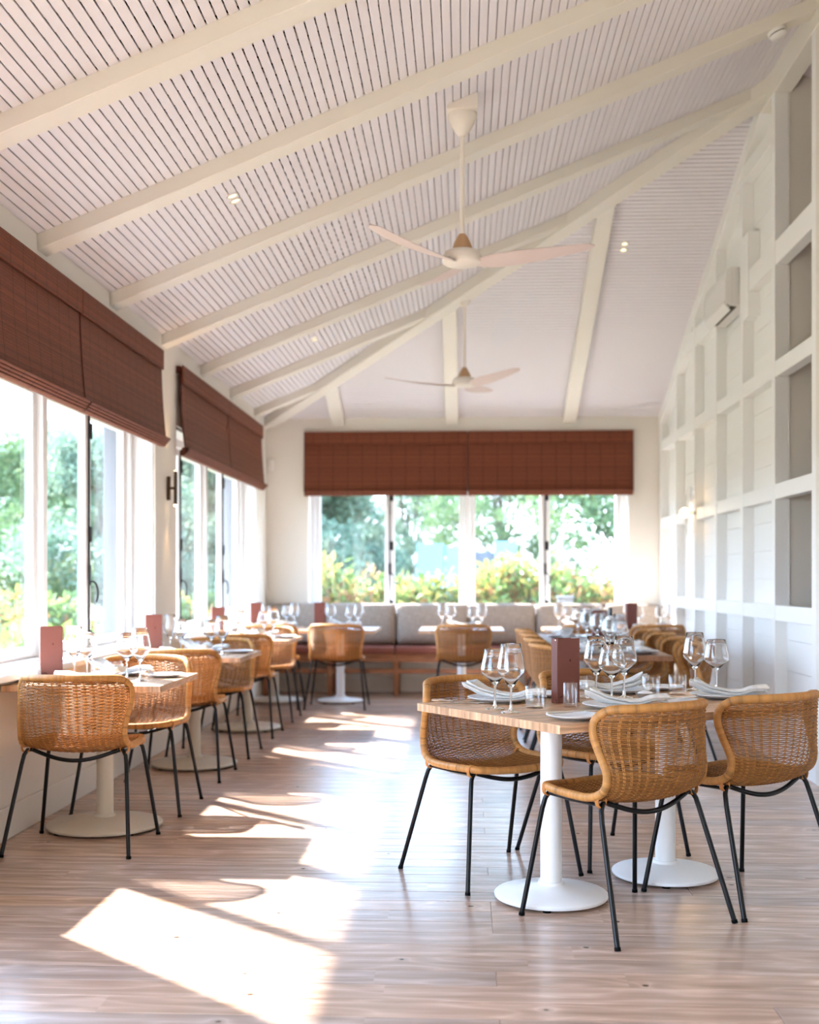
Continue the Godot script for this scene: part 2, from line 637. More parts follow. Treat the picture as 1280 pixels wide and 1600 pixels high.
func ceiling() -> void:
	var ce := struct("ceiling")
	var al := atan(PITCH)
	var up := Vector3(-sin(al), cos(al), 0)
	var along := Vector3(cos(al), sin(al), 0)
	var eave := P(WALL_X, EAVE_Y, 0)
	var run := (FRAME_X + 0.35 - WALL_X) / cos(al)
	# dark felt above the slots, then white battens, then the slotted boards
	var mb := MB.new()
	var bl := Basis(along, up, along.cross(up))
	mb.box(eave + along * (run / 2 - 0.15) + up * 0.12 + P(0, 0, 5.1), Vector3(run + 0.5, 0.14, 16.5), 0.0, bl)
	var be := atan(HIP)
	var up2 := Vector3(0, cos(be), sin(be))
	var along2 := Vector3(0, sin(be), -cos(be)) * Vector3(1, 1, -1)   # climbs towards the camera
	along2 = Vector3(0, sin(be), cos(be))
	up2 = Vector3(0, cos(be), -sin(be))
	var back := P(0, EAVE_Y, BACK_D)
	var bh := Basis(Vector3.RIGHT, up2, Vector3.RIGHT.cross(up2))
	mb.box(back + P(1.0, 0, 0) + along2 * 2.3 + up2 * 0.12, Vector3(6.6, 0.14, 5.2), 0.0, bh)
	put(mb, M.dark_felt, "roof_underlay", ce)
	mb = MB.new()
	mb.bar(P(-2.3, 3.045, 5.2), P(-2.98, 2.77, 5.2), 17.0, 0.07)
	put(mb, M.wall, "eave_soffit", ce)
	mb = MB.new()
	var d := -2.9
	while d < 13.0:
		var x1 := minf(FRAME_X + 0.1, WALL_X + (BACK_D + 0.1 - d) / 1.046)
		var len := (x1 - WALL_X) / cos(al)
		if len > 0.05:
			mb.box(eave + along * (len / 2) + up * 0.029 + P(0, 0, d), Vector3(len, 0.018, 0.058), 0.0, bl)
		d += 0.115
	var bt := put(mb, M.board, "cross_batten", ce)
	bt.set_meta("kind", "stuff")
	# boards of the long plane, 48 mm pitch with a 5 mm slot
	var s := 0.024
	while s < run - 0.25:
		var px := WALL_X + s * cos(al)
		var d1 := minf(hip_d(px) + 0.04, BACK_D)
		if px > FRAME_X: d1 = APEX_D
		mb = MB.new()
		mb.box(Vector3.ZERO, Vector3(0.0418, 0.018, d1 + 2.9), 0.0015, bl)
		var o := put(mb, M.board, "plank", ce)
		o.position = eave + along * s + up * 0.009 + P(0, 0, (d1 - 2.9) / 2)
		s += 0.048
	s = 0.024
	while s < (BACK_D - APEX_D) / cos(be) + 0.02:
		var pd := BACK_D - s * cos(be)
		var x0 := WALL_X + (BACK_D - pd) / 1.0453 - 0.04
		mb = MB.new()
		mb.box(Vector3.ZERO, Vector3(FRAME_X + 0.1 - x0, 0.018, 0.0400), 0.0015, bh)
		var o2 := put(mb, M.board, "plank", ce)
		o2.position = back + P((FRAME_X + 0.1 + x0) / 2, 0, 0) + along2 * s + up2 * 0.009
		s += 0.048
	# rafters
	var near_face := -0.26
	var k := 0
	while k < 11:
		var dd := 5.972 + 1.248 * (k - 5)
		var dm := dd + 0.07
		var x1 := FRAME_X + 0.05
		if dm > APEX_D: x1 = WALL_X + (BACK_D - dm) / 1.0453
		mb = MB.new()
		var len := (x1 - WALL_X + 0.13) / cos(al)
		mb.box(Vector3.ZERO, Vector3(len, 0.085, 0.14), 0.003, bl)
		var o3 := put(mb, M.rafter, "rafter", ce)
		o3.position = eave + along * (len / 2 - 0.12) - up * 0.0325 + P(0, 0, dm)
		k += 1
	for xm in [-1.40, -0.14, 1.15]:
		var l2 := (BACK_D - hip_d(xm)) / cos(be)
		mb = MB.new()
		mb.box(Vector3.ZERO, Vector3(0.14, 0.085, l2 + 0.12), 0.003, bh)
		var o4 := put(mb, M.rafter, "rafter", ce)
		o4.position = back + P(xm, 0, 0) + along2 * (l2 / 2 - 0.08) - up2 * 0.0325
	mb = MB.new()
	mb.bar(P(WALL_X - 0.05, EAVE_Y - 0.075, BACK_D + 0.05), P(FRAME_X + 0.06, roof_y(FRAME_X) - 0.045, APEX_D - 0.06), 0.15, 0.12, Vector3.UP, 0.003)
	put(mb, M.rafter, "hip_rafter", ce)

# ---------------------------------------------------------------- timber frame wall on the far side
func frame_wall() -> void:
	var w := struct("wall_right")
	var posts := [7.25, 8.20, 9.14, 10.08, 11.02, 11.96, 12.90]
	var back_x := FRAME_X + 0.085
	for d in posts:
		var top: float = 4.78 if d < 8.3 else EAVE_Y + (BACK_D - d) * HIP
		var mb := MB.new()
		mb.slab(FRAME_X, back_x + 0.005, 0.0, top, d, d + 0.09, 0.002)
		put(mb, M.lattice, "post", w)
	for q in [[0.0, 0.09], [0.962, 1.068], [1.795, 1.90], [2.635, 2.745], [3.405, 3.57], [4.28, 4.40]]:
		for k in 6:
			var d0: float = posts[k] + 0.09
			var d1: float = posts[k + 1]
			var mid := (d0 + d1) / 2
			if mid > APEX_D:
				var reach: float = BACK_D - (q[0] + 0.03 - EAVE_Y) / HIP
				d1 = minf(d1, reach)
			if k == 0 and q[0] > 4.0: continue
			if d1 - d0 < 0.03: continue
			if k == 2 and q[0] > 3.3 and q[0] < 3.5: continue
			var mb := MB.new()
			mb.slab(FRAME_X + 0.004, back_x, q[0], q[1], d0, d1, 0.002)
			put(mb, M.lattice, "rail", w)
	for q in [[8.95, 9.14, 3.22, 3.86]]:
		var mb := MB.new()
		mb.slab(FRAME_X - 0.004, back_x, q[2], q[3], q[0], q[1], 0.002)
		put(mb, M.lattice, "blocking_post", w)
	# sloping top rail below the hip plane, ridge beam above the near bays
	var mb2 := MB.new()
	mb2.bar(P(FRAME_X + 0.045, EAVE_Y - 0.06, BACK_D), P(FRAME_X + 0.045, roof_y(FRAME_X) - 0.06, APEX_D), 0.10, 0.13, Vector3.UP, 0.002)
	put(mb2, M.lattice, "top_rail", w)
	mb2 = MB.new()
	mb2.slab(FRAME_X - 0.005, back_x + 0.03, 4.59, 4.80, -3.0, APEX_D + 0.10, 0.003)
	put(mb2, M.rafter, "ridge_beam", w)
	# shiplap boards behind the frame; the bay next to the camera stays open above its lowest rail
	var y := 0.0
	while y < 4.7:
		var d0 := 8.205 if y > 0.95 else 7.2
		var d1 := minf(BACK_D, BACK_D - (y + 0.1 - EAVE_Y) / HIP)
		if d1 > d0 + 0.05:
			var b := MB.new()
			b.slab(back_x, back_x + 0.02, y, y + 0.2055, d0, d1, 0.0018)
			put(b, M.lattice, "shiplap_board", w)
		y += 0.2075
	mb2 = MB.new()
	mb2.slab(back_x + 0.02, back_x + 0.05, 0.0, 1.0, 7.2, 8.3)
	mb2.slab(back_x + 0.02, back_x + 0.05, 0.0, 4.9, 8.2, 13.0)
	put(mb2, M.wall, "backing", w)
	mb2 = MB.new()
	mb2.slab(FRAME_X, back_x, 0.0, 4.59, -3.0, 7.25)
	put(mb2, M.wall, "near_wall", w)

# ---------------------------------------------------------------- windows
# u runs along the wall from the opening's start, y up, n out of the room
func window(called: String, base: Transform3D, wide: float, y0: float, y1: float, sill_out: float) -> void:
	var w := struct(called)
	w.transform = base
	var edge := 0.07
	var f := MB.new()          # lining boards and frame
	f.box(Vector3(0.0, (y0 + y1) / 2, 0.10), Vector3(0.03, y1 - y0, 0.17), 0.003)
	f.box(Vector3(wide, (y0 + y1) / 2, 0.10), Vector3(0.03, y1 - y0, 0.17), 0.003)
	f.box(Vector3(wide / 2, y1 - 0.01, 0.10), Vector3(wide, 0.03, 0.17), 0.003)
	put(f, M.frame_white, "lining", w)
	for q in [0.0, wide]:
		var j := MB.new()
		var s := 1.0 if q == 0.0 else -1.0
		j.box(Vector3(q + s * 0.035, (y0 + y1) / 2, 0.205), Vector3(0.075, y1 - y0, 0.10), 0.004)
		put(j, M.frame_white, "frame_post", w)
	var hd := MB.new()
	hd.box(Vector3(wide / 2, y1 - 0.05, 0.205), Vector3(wide, 0.08, 0.10), 0.004)
	put(hd, M.frame_white, "frame_head", w)
	var sl := MB.new()
	sl.box(Vector3(wide / 2, y0 + 0.012, 0.205), Vector3(wide + 0.02, 0.05, 0.13), 0.004)
	put(sl, M.frame_white, "frame_sill", w)
	var sill := MB.new()
	sill.box(Vector3(wide / 2, y0 + 0.004, 0.06 - sill_out / 2), Vector3(wide + 0.06, 0.034, 0.20 + sill_out), 0.005)
	put(sill, M.frame_white, "window_sill", w)
	# centre mullion and four casements, hinged in pairs that meet at a bolt
	var mu := MB.new()
	mu.box(Vector3(wide / 2, (y0 + y1) / 2, 0.205), Vector3(0.07, y1 - y0, 0.10), 0.004)
	put(mu, M.frame_white, "mullion", w)
	var free := (wide - 0.07 * 3) / 4
	var starts := [0.07, 0.07 + free, wide / 2 + 0.035, wide / 2 + 0.035 + free]
	var b0 := y0 + 0.037
	var b1 := y1 - 0.09
	for k in 4:
		var u0: float = starts[k] + 0.004
		var u1: float = u0 + free - 0.008
		var sash := MB.new()
		for q in [[u0, u0 + 0.05], [u1 - 0.05, u1]]:
			sash.box(Vector3((q[0] + q[1]) / 2, (b0 + b1) / 2, 0.215), Vector3(q[1] - q[0], b1 - b0, 0.045), 0.004)
		sash.box(Vector3((u0 + u1) / 2, b0 + 0.03, 0.215), Vector3(u1 - u0 - 0.1, 0.06, 0.045), 0.0)
		sash.box(Vector3((u0 + u1) / 2, b1 - 0.025, 0.215), Vector3(u1 - u0 - 0.1, 0.05, 0.045), 0.0)
		var sh := put(sash, M.frame_white, "sash", w)
		var g := MB.new()
		var pc := Vector3((u0 + u1) / 2, (b0 + b1) / 2, 0.222)
		var hx := (u1 - u0) / 2 - 0.045
		var hy := (b1 - b0) / 2 - 0.045
		g.flat([pc + Vector3(-hx, -hy, 0), pc + Vector3(hx, -hy, 0), pc + Vector3(hx, hy, 0), pc + Vector3(-hx, hy, 0)])
		put(g, M.glass, "pane", sh)
	for u in [starts[1], starts[3]]:
		var bolt := MB.new()
		bolt.box(Vector3(u, (b0 + b1) / 2, 0.187), Vector3(0.012, b1 - b0, 0.012), 0.002)
		put(bolt, M.iron, "bolt_rod", w)
		for yy in [b0 + 0.06, b0 + 0.72, b1 - 0.14]:
			var hg := MB.new()
			hg.box(Vector3(u + 0.018, yy, 0.185), Vector3(0.045, 0.10, 0.018), 0.003)
			hg.tube([Vector3(u, yy - 0.045, 0.178), Vector3(u, yy + 0.045, 0.178)], 0.009, 8)
			put(hg, M.iron, "hinge", w)
		var lt := MB.new()
		lt.box(Vector3(u, b0 + 0.46, 0.182), Vector3(0.03, 0.13, 0.014), 0.003)
		var arc := []
		for k in 9:
			var a := -0.2 + 2.6 * k / 8.0
			arc.append(Vector3(u + 0.055 * sin(a) * 0.9, b0 + 0.42 - 0.075 * (1 - cos(a)), 0.165 - 0.02 * sin(a)))
		lt.tube(arc, 0.007, 8)
		put(lt, M.iron, "latch_handle", w)

func windows() -> void:
	# base: u along +depth, y up, n towards -X
	var left := Basis(Vector3(0, 0, -1), Vector3.UP, Vector3(-1, 0, 0))
	window("window_1", Transform3D(left, P(WALL_X, 0, 4.75)), 3.54, 0.775, 2.42, 0.02)
	window("window_2", Transform3D(left, P(WALL_X, 0, 8.90)), 3.54, 0.775, 2.42, 0.02)
	# sliding garden doors further along the same wall, beside the camera
	var gd := struct("door_1")
	for k in 4:
		var d0 := -1.42 + 1.18 * k
		var mb := MB.new()
		for q in [[d0, d0 + 0.06, 0.0, 2.70], [d0 + 1.12, d0 + 1.18, 0.0, 2.70], [d0 + 0.06, d0 + 1.12, 0.0, 0.09], [d0 + 0.06, d0 + 1.12, 2.62, 2.70]]:
			mb.slab(-2.40, -2.35, q[2], q[3], q[0], q[1], 0.004)
		var leaf_ := put(mb, M.frame_white, "door_leaf", gd)
		mb = MB.new()
		mb.flat([P(-2.375, 0.09, d0 + 0.06), P(-2.375, 0.09, d0 + 1.12), P(-2.375, 2.62, d0 + 1.12), P(-2.375, 2.62, d0 + 0.06)])
		put(mb, M.glass, "pane", leaf_)
	window("window_3", Transform3D(Basis(Vector3.RIGHT, Vector3.UP, Vector3(0, 0, -1)), P(-1.74, 0, BACK_D)), 3.54, 0.86, 2.40, 0.03)

# ---------------------------------------------------------------- roman blinds of bamboo reeds
func blind(called: String, label: String, base: Transform3D, wide: float, top: float, low: float, bow: float) -> void:
	var o := thing(called, label, "blind", Vector3.ZERO, 0.0, "bamboo roman blinds")
	o.transform = base
	var headrail := MB.new()
	headrail.box(Vector3(wide / 2, top - 0.025, -0.018), Vector3(wide, 0.05, 0.036), 0.003)
	put(headrail, M.reed_edge, "headrail", o)
	# hanging cloth of reeds: bows into the room towards its gathered foot
	var panel := MB.new()
	var rows := []
	var back_rows := []
	for j in 13:
		var f := j / 12.0
		var y := lerpf(top - 0.01, low + 0.045, f)
		var z := -0.040 - bow * f * f
		var r1 := []
		var r2 := []
		for i in 9:
			var u := wide * i / 8.0
			r1.append(Vector3(u, y, z))
			r2.append(Vector3(u, y, z + 0.006))
		rows.append(r1)
		back_rows.append(r2)
	panel.grid(rows, false, false, false, wide, top - low)
	panel.grid(back_rows, false, false, true, wide, top - low)
	put(panel, M.reed, "reed_panel", o)
	for u in [0.0, wide]:
		var edges := MB.new()
		var path := []
		for j in 13: path.append(Vector3(u, rows[j][0].y, rows[j][0].z + 0.003))
		edges.tube(path, 0.005, 6)
		put(edges, M.reed_edge, "edge_binding", o)
	var val := MB.new()
	val.grain = 0
	val.box(Vector3(wide / 2, top - 0.065, -0.054), Vector3(wide + 0.004, 0.14, 0.012), 0.003)
	put(val, M.reed, "valance", o)
	# gathered folds
	for k in 4:
		var fold := MB.new()
		var z0 := -0.048 - bow
		var y0 := low + 0.052 - 0.014 * k
		var loop := []
		for i in 9:
			var a := PI * i / 8.0
			loop.append(Vector2(-0.030 + 0.012 * k - sin(a) * 0.028, y0 + cos(a) * 0.012))
		var rr := []
		for i in 9:
			rr.append([Vector3(0.002, loop[i].y, z0 + loop[i].x + 0.03), Vector3(wide - 0.002, loop[i].y, z0 + loop[i].x + 0.03)])
		fold.grid(rr, false, false, false, wide, 0.09)
		fold.box(Vector3(wide / 2, y0, z0 + 0.02 + 0.006 * k), Vector3(wide - 0.006, 0.018, 0.035), 0.004)
		put(fold, M.reed, "fold", o)
	var cord := MB.new()
	cord.tube([Vector3(wide - 0.02, top - 0.05, -0.012), Vector3(wide - 0.02, low + 0.05, -0.012)], 0.0025, 6)
	put(cord, M.reed_edge, "cord", o)

func blinds() -> void:
	var left := Basis(Vector3(0, 0, -1), Vector3.UP, Vector3(-1, 0, 0))
	var names := ["near half of the reddish bamboo blind closest to the camera", "far half of the reddish bamboo blind before the bronze sconce",
		"near half of the reddish bamboo blind just past the bronze sconce", "far half of the reddish bamboo blind by the room corner"]
	var starts := [4.73, 6.525, 8.885, 10.675]
	for k in 4:
		blind("bamboo_blind", names[k], Transform3D(left, P(WALL_X, 0, starts[k])), 1.778, 2.872, 2.19, 0.035)
	var bk := Basis(Vector3.RIGHT, Vector3.UP, Vector3(0, 0, -1))
	blind("bamboo_blind", "bamboo blind over the bench window, half on the window table side", Transform3D(bk, P(-1.77, 0, BACK_D)), 1.80, 2.865, 2.165, 0.02)
	blind("bamboo_blind", "bamboo blind over the bench window, half on the frame wall side", Transform3D(bk, P(0.04, 0, BACK_D)), 1.80, 2.865, 2.165, 0.02)

# ---------------------------------------------------------------- bench along the end wall
func bench() -> void:
	var o := thing("banquette", "long slatted timber bench with a reddish leather seat along the end wall", "bench")
	var d0 := 12.50
	for k in 7:
		var x := -2.15 + 0.71 * k
		for q in [[d0, d0 + 0.05], [12.90, 12.95]]:
			var mb := MB.new()
			mb.grain = 1
			mb.slab(x - 0.025 + (0.02 if k == 0 else 0.0), x + 0.025 + (0.02 if k == 0 else -0.02 if k == 6 else 0.0), 0.0, 0.43, q[0], q[1], 0.003)
			put(mb, M.bench_wood, "leg", o)
	for q in [[0.36, 0.43], [0.24, 0.29]]:
		for k in 6:
			var mb := MB.new()
			mb.uvo = Vector2(0.4 * k, 0.13 * k)
			mb.slab(-2.125 + 0.71 * k, -1.465 + 0.71 * k, q[0], q[1], d0 + 0.006, d0 + 0.044, 0.002)
			put(mb, M.bench_wood, "rail", o)
	for k in 5:
		var mb := MB.new()
		mb.uvo = Vector2(0.0, 0.17 * k)
		mb.slab(-2.16, 2.09, 0.43, 0.448, d0 + 0.095 * k, d0 + 0.095 * k + 0.085, 0.002)
		put(mb, M.bench_wood, "seat_slat", o)
	for k in 3:
		var x0 := -2.16 + 1.417 * k
		var mb := MB.new()
		mb.slab(x0 + 0.003, x0 + 1.414, 0.448, 0.525, d0 - 0.01, 12.96, 0.015)
		put(mb, M.leather, "seat_pad", o)
	# loose back cushions, each a thing
	var edges := [-2.15, -1.52, -0.745, 0.05, 0.775, 1.525, 2.1]
	var names := ["in the corner by the window wall", "second from the window wall", "left of the middle mullion", "right of the middle mullion", "second from the frame wall", "in the corner by the frame wall"]
	for k in 6:
		var w: float = edges[k + 1] - edges[k] - 0.012
		var c := thing("back_cushion", "taupe linen back cushion on the bench, " + names[k], "cushion", P((edges[k] + edges[k + 1]) / 2, 0.535, 12.85), 0.0, "linen cushions along the bench")
		c.rotation.x = -0.09
		var h := 0.445
		var mb := MB.new()
		for s in [1.0, -1.0]:
			var rows := []
			for j in 17:
				var row := []
				for i in 25:
					var u := -1.0 + 2.0 * i / 24.0
					var q := -1.0 + 2.0 * j / 16.0
					u = signf(u) * (1.0 - pow(1.0 - absf(u), 1.5))
					q = signf(q) * (1.0 - pow(1.0 - absf(q), 1.5))
					var th := 0.085 * pow((1.0 - pow(absf(u), 5)) * (1.0 - pow(absf(q), 4)), 0.4)
					row.append(Vector3(w / 2 * u * (1.0 - 0.025 * pow(q, 4)), h / 2 + h / 2 * q * (1.0 - 0.03 * pow(u, 4)), s * th + 0.006 * sin(u * 3.0 + k) * (1 - q * q)))
				rows.append(row)
			mb.grid(rows, false, false, s < 0, w, h)
		put(mb, M.linen, "cover", c)
		var pipe := MB.new()
		var loop := []
		for i in 48:
			var a := TAU * i / 48.0
			var cx := signf(cos(a)) * pow(absf(cos(a)), 0.22)
			var cy := signf(sin(a)) * pow(absf(sin(a)), 0.22)
			loop.append(Vector3(w / 2 * cx * (1.0 - 0.02 * pow(cy, 4)), h / 2 + h / 2 * cy * (1.0 - 0.025 * pow(cx, 4)), 0.0))
		pipe.tube(loop, 0.006, 6, true)
		put(pipe, M.linen, "piping", c)

# ---------------------------------------------------------------- rattan chair
func spline(pts: Array, f: float) -> Vector3:
	var m := pts.size() - 1
	var s := clampf(f, 0.0, 1.0) * m
	var i := mini(int(s), m - 1)
	return (pts[i] as Vector3).cubic_interpolate(pts[i + 1], pts[maxi(i - 1, 0)], pts[mini(i + 2, m)], s - i)

var side_pts := [Vector3(0.215, 0.482, 0.215), Vector3(0.243, 0.482, 0.12), Vector3(0.249, 0.480, 0.02), Vector3(0.248, 0.483, -0.075), Vector3(0.241, 0.512, -0.135), Vector3(0.239, 0.570, -0.150), Vector3(0.250, 0.640, -0.125), Vector3(0.258, 0.708, -0.100), Vector3(0.252, 0.762, -0.105), Vector3(0.222, 0.797, -0.150)]
var mid_pts := [Vector3(0, 0.472, 0.245), Vector3(0, 0.458, 0.14), Vector3(0, 0.449, 0.02), Vector3(0, 0.453, -0.09), Vector3(0, 0.480, -0.180), Vector3(0, 0.540, -0.232), Vector3(0, 0.615, -0.252), Vector3(0, 0.695, -0.262), Vector3(0, 0.760, -0.268), Vector3(0, 0.806, -0.272)]

func shell(f: float, w: float) -> Vector3:
	var r := spline(side_pts, f)
	var m := spline(mid_pts, f)
	var phi := lerpf(0.85, 1.38, smoothstep(0.25, 0.6, f))
	var b := (1.0 - cos(w * phi)) / (1.0 - cos(phi))
	return Vector3(r.x * sin(w * phi) / sin(phi), lerpf(m.y, r.y, b), lerpf(m.z, r.z, b))

func make_chair() -> Node3D:
	var o := Node3D.new()
	o.name = "rattan_chair"
	var r := RandomNumberGenerator.new()
	r.seed = 77
	# rows spaced evenly along the centre line
	var lens := [0.0]
	for i in 200: lens.append(lens[i] + spline(mid_pts, i / 200.0).distance_to(spline(mid_pts, (i + 1) / 200.0)))
	var total: float = lens[200]
	var nrow := int(total / 0.0074)
	var stakes := 20
	var mb := MB.new()
	var at := 0
	for k in range(1, nrow):
		var want := total * k / nrow
		while lens[at + 1] < want: at += 1
		var f: float = (at + (want - lens[at]) / (lens[at + 1] - lens[at])) / 200.0
		var open := smoothstep(0.50, 0.56, f) * (1.0 - smoothstep(0.80, 0.86, f))
		var hh := lerpf(0.0031, 0.0025, open) * r.randf_range(0.93, 1.07)
		var tone := r.randf_range(0.72, 1.12)
		if r.randf() < 0.08: tone *= 0.7
		mb.col = lin(0.63, 0.415, 0.21) * tone
		mb.col.a = 1.0
		var base := mb.v.size()
		var cnt := stakes * 2 - 1
		var swing := 1.0 if k % 2 == 0 else -1.0
		for i in cnt:
			var w := -1.0 + 2.0 * i / (cnt - 1)
			var p := shell(f, w)
			var tw := (shell(f, minf(w + 0.02, 1.0)) - shell(f, maxf(w - 0.02, -1.0))).normalized()
			var tf := (shell(minf(f + 0.01, 1.0), w) - shell(maxf(f - 0.01, 0.0), w)).normalized()
			var nn := tw.cross(tf).normalized()
			if i % 2 == 0: p += nn * 0.0036 * swing * (1.0 if (i / 2) % 2 == 0 else -1.0)
			for q in [tf * hh, nn * 0.0021, -tf * hh, -nn * 0.0021]:
				mb.vert(p + q, q.normalized(), Vector2.ZERO)
		for i in cnt - 1:
			for q in 4:
				var a := base + i * 4 + q
				var b := base + i * 4 + (q + 1) % 4
				mb.quad(a, a + 4, b + 4, b)
	for i in stakes * 2:                # stakes run in pairs
		var w0 := -1.0 + 2.0 * (i / 2) / (stakes - 1)
		mb.col = lin(0.76, 0.53, 0.28) * r.randf_range(0.8, 1.1)
		mb.col.a = 1.0
		var base := mb.v.size()
		for k in 45:
			var f := k / 44.0
			var tw := (shell(f, minf(w0 + 0.02, 1.0)) - shell(f, maxf(w0 - 0.02, -1.0))).normalized()
			var p := shell(f, w0) + tw * (0.0027 if i % 2 else -0.0027)
			var tf := (shell(minf(f + 0.01, 1.0), w0) - shell(maxf(f - 0.01, 0.0), w0)).normalized()
			var nn := tw.cross(tf).normalized()
			for q in [tw * 0.0023, nn * 0.0019, -tw * 0.0023, -nn * 0.0019]:
				mb.vert(p + q, q.normalized(), Vector2.ZERO)
		for k in 44:
			for q in 4:
				var a := base + k * 4 + q
				var b := base + k * 4 + (q + 1) % 4
				mb.quad(a, a + 4, b + 4, b)
	var weave := put(mb, M.wicker, "woven_shell", o)
	weave.set_meta("kind", "stuff")
	# rim wound with split cane, one ridge per turn
	var loop := []
	for i in 14: loop.append(shell(0.0, -1.0 + 2.0 * i / 13.0))
	for i in range(1, 60): loop.append(spline(side_pts, i / 59.0))
	for i in range(1, 14): loop.append(shell(1.0, 1.0 - 2.0 * i / 13.0))
	for i in range(1, 59):
		var p := spline(side_pts, 1.0 - i / 59.0)
		loop.append(Vector3(-p.x, p.y, p.z))
	for pass_ in 3:
		var sm := []
		for i in loop.size(): sm.append((loop[i] * 2.0 + loop[(i + 1) % loop.size()] + loop[(i - 1 + loop.size()) % loop.size()]) / 4.0)
		loop = sm
	var fine := []
	var rad := PackedFloat32Array()
	var step := 0.0042
	var carry := 0.0
	for i in loop.size():
		var p: Vector3 = loop[i]
		var q: Vector3 = loop[(i + 1) % loop.size()]
		var l := p.distance_to(q)
		while carry < l:
			fine.append(p.lerp(q, carry / l))
			carry += step
		carry -= l
	if fine.size() % 2 == 1: fine.pop_back()
	for i in fine.size():
		rad.append((0.0162 if i % 2 == 0 else 0.0147) + 0.001 * smoothstep(0.6, 0.8, fine[i].y))
	mb = MB.new()
	mb.tube(fine, rad, 9, true)
	for i in fine.size():
		if i % 2 == 0 or i == 0:
			var tone := r.randf_range(0.82, 1.1)
			if r.randf() < 0.05: tone *= 0.62
			for k in 18:
				var z := i * 9 + k
				if z < mb.c.size():
					mb.c[z] = lin(0.75, 0.53, 0.29) * tone
					mb.c[z].a = 1.0
	put(mb, M.wicker, "wrapped_rim", o)
	# bent steel legs, sagging bars between them, side rails and cane bindings
	for sz in [1.0, -1.0]:
		for sx in [-1.0, 1.0]:
			var path := []
			if sz > 0: path = [Vector3(sx * 0.29, 0.0, 0.255), Vector3(sx * 0.236, 0.40, 0.200), Vector3(sx * 0.228, 0.440, 0.192), Vector3(sx * 0.214, 0.461, 0.186), Vector3(sx * 0.195, 0.462, 0.184)]
			else: path = [Vector3(sx * 0.29, 0.0, -0.255), Vector3(sx * 0.243, 0.40, -0.128), Vector3(sx * 0.236, 0.440, -0.116), Vector3(sx * 0.222, 0.463, -0.108), Vector3(sx * 0.200, 0.463, -0.106)]
			mb = MB.new()
			mb.tube(path, 0.0095, 10)
			var leg := put(mb, M.black_steel, "leg", o)
			mb = MB.new()
			mb.tube([path[0] + Vector3(0, 0.0, 0), path[0].lerp(path[1], 0.03)], 0.0112, 10)
			put(mb, M.rubber, "foot_cap", leg)
			mb = MB.new()
			mb.col = lin(0.78, 0.52, 0.27)
			var tie: Vector3 = path[3]
			for q in [-0.006, 0.0, 0.006]:
				var ring := []
				for k in 10: ring.append(Vector3(tie.x + 0.020 * cos(TAU * k / 10.0) + 0.008 * sx, 0.474 + 0.024 * sin(TAU * k / 10.0), tie.z + q))
				mb.tube(ring, 0.003, 5, true)
			put(mb, M.wicker, "cane_binding", o)
		var bar := []
		for k in 17:
			var w := -1.0 + k / 8.0
			var low := 0.038 if sz > 0 else 0.045
			bar.append(Vector3(0.197 * w, 0.462 - low * (1.0 - w * w) * (1.0 - 0.25 * w * w), 0.184 if sz > 0 else -0.106 - 0.02 * (1 - w * w)))
		mb = MB.new()
		mb.tube(bar, 0.0095, 10)
		put(mb, M.black_steel, "crossbar", o)
	for sx in [-1.0, 1.0]:
		mb = MB.new()
		mb.tube([Vector3(sx * 0.215, 0.457, 0.184), Vector3(sx * 0.225, 0.455, 0.05), Vector3(sx * 0.222, 0.457, -0.106)], 0.007, 8)
		put(mb, M.black_steel, "side_rail", o)
	return o

var chair_proto: Node3D

func chair(label: String, x: float, d: float, facing: float, group := "rattan chairs") -> void:
	# facing: angle in the floor plan, 0 = +X, 90 = away from the camera
	var a := deg_to_rad(facing)
	var turn := atan2(cos(a), -sin(a))     # local +Z towards (cos a, -sin a)
	var o: Node3D
	if chair_proto == null:
		chair_proto = make_chair()
		o = chair_proto
	else:
		o = chair_proto.duplicate()
	o.name = numbered("rattan_chair")
	add_child(o, true)
	o.position = P(x, 0, d)
	o.rotation.y = turn
	tag(o, label, "chair", group)

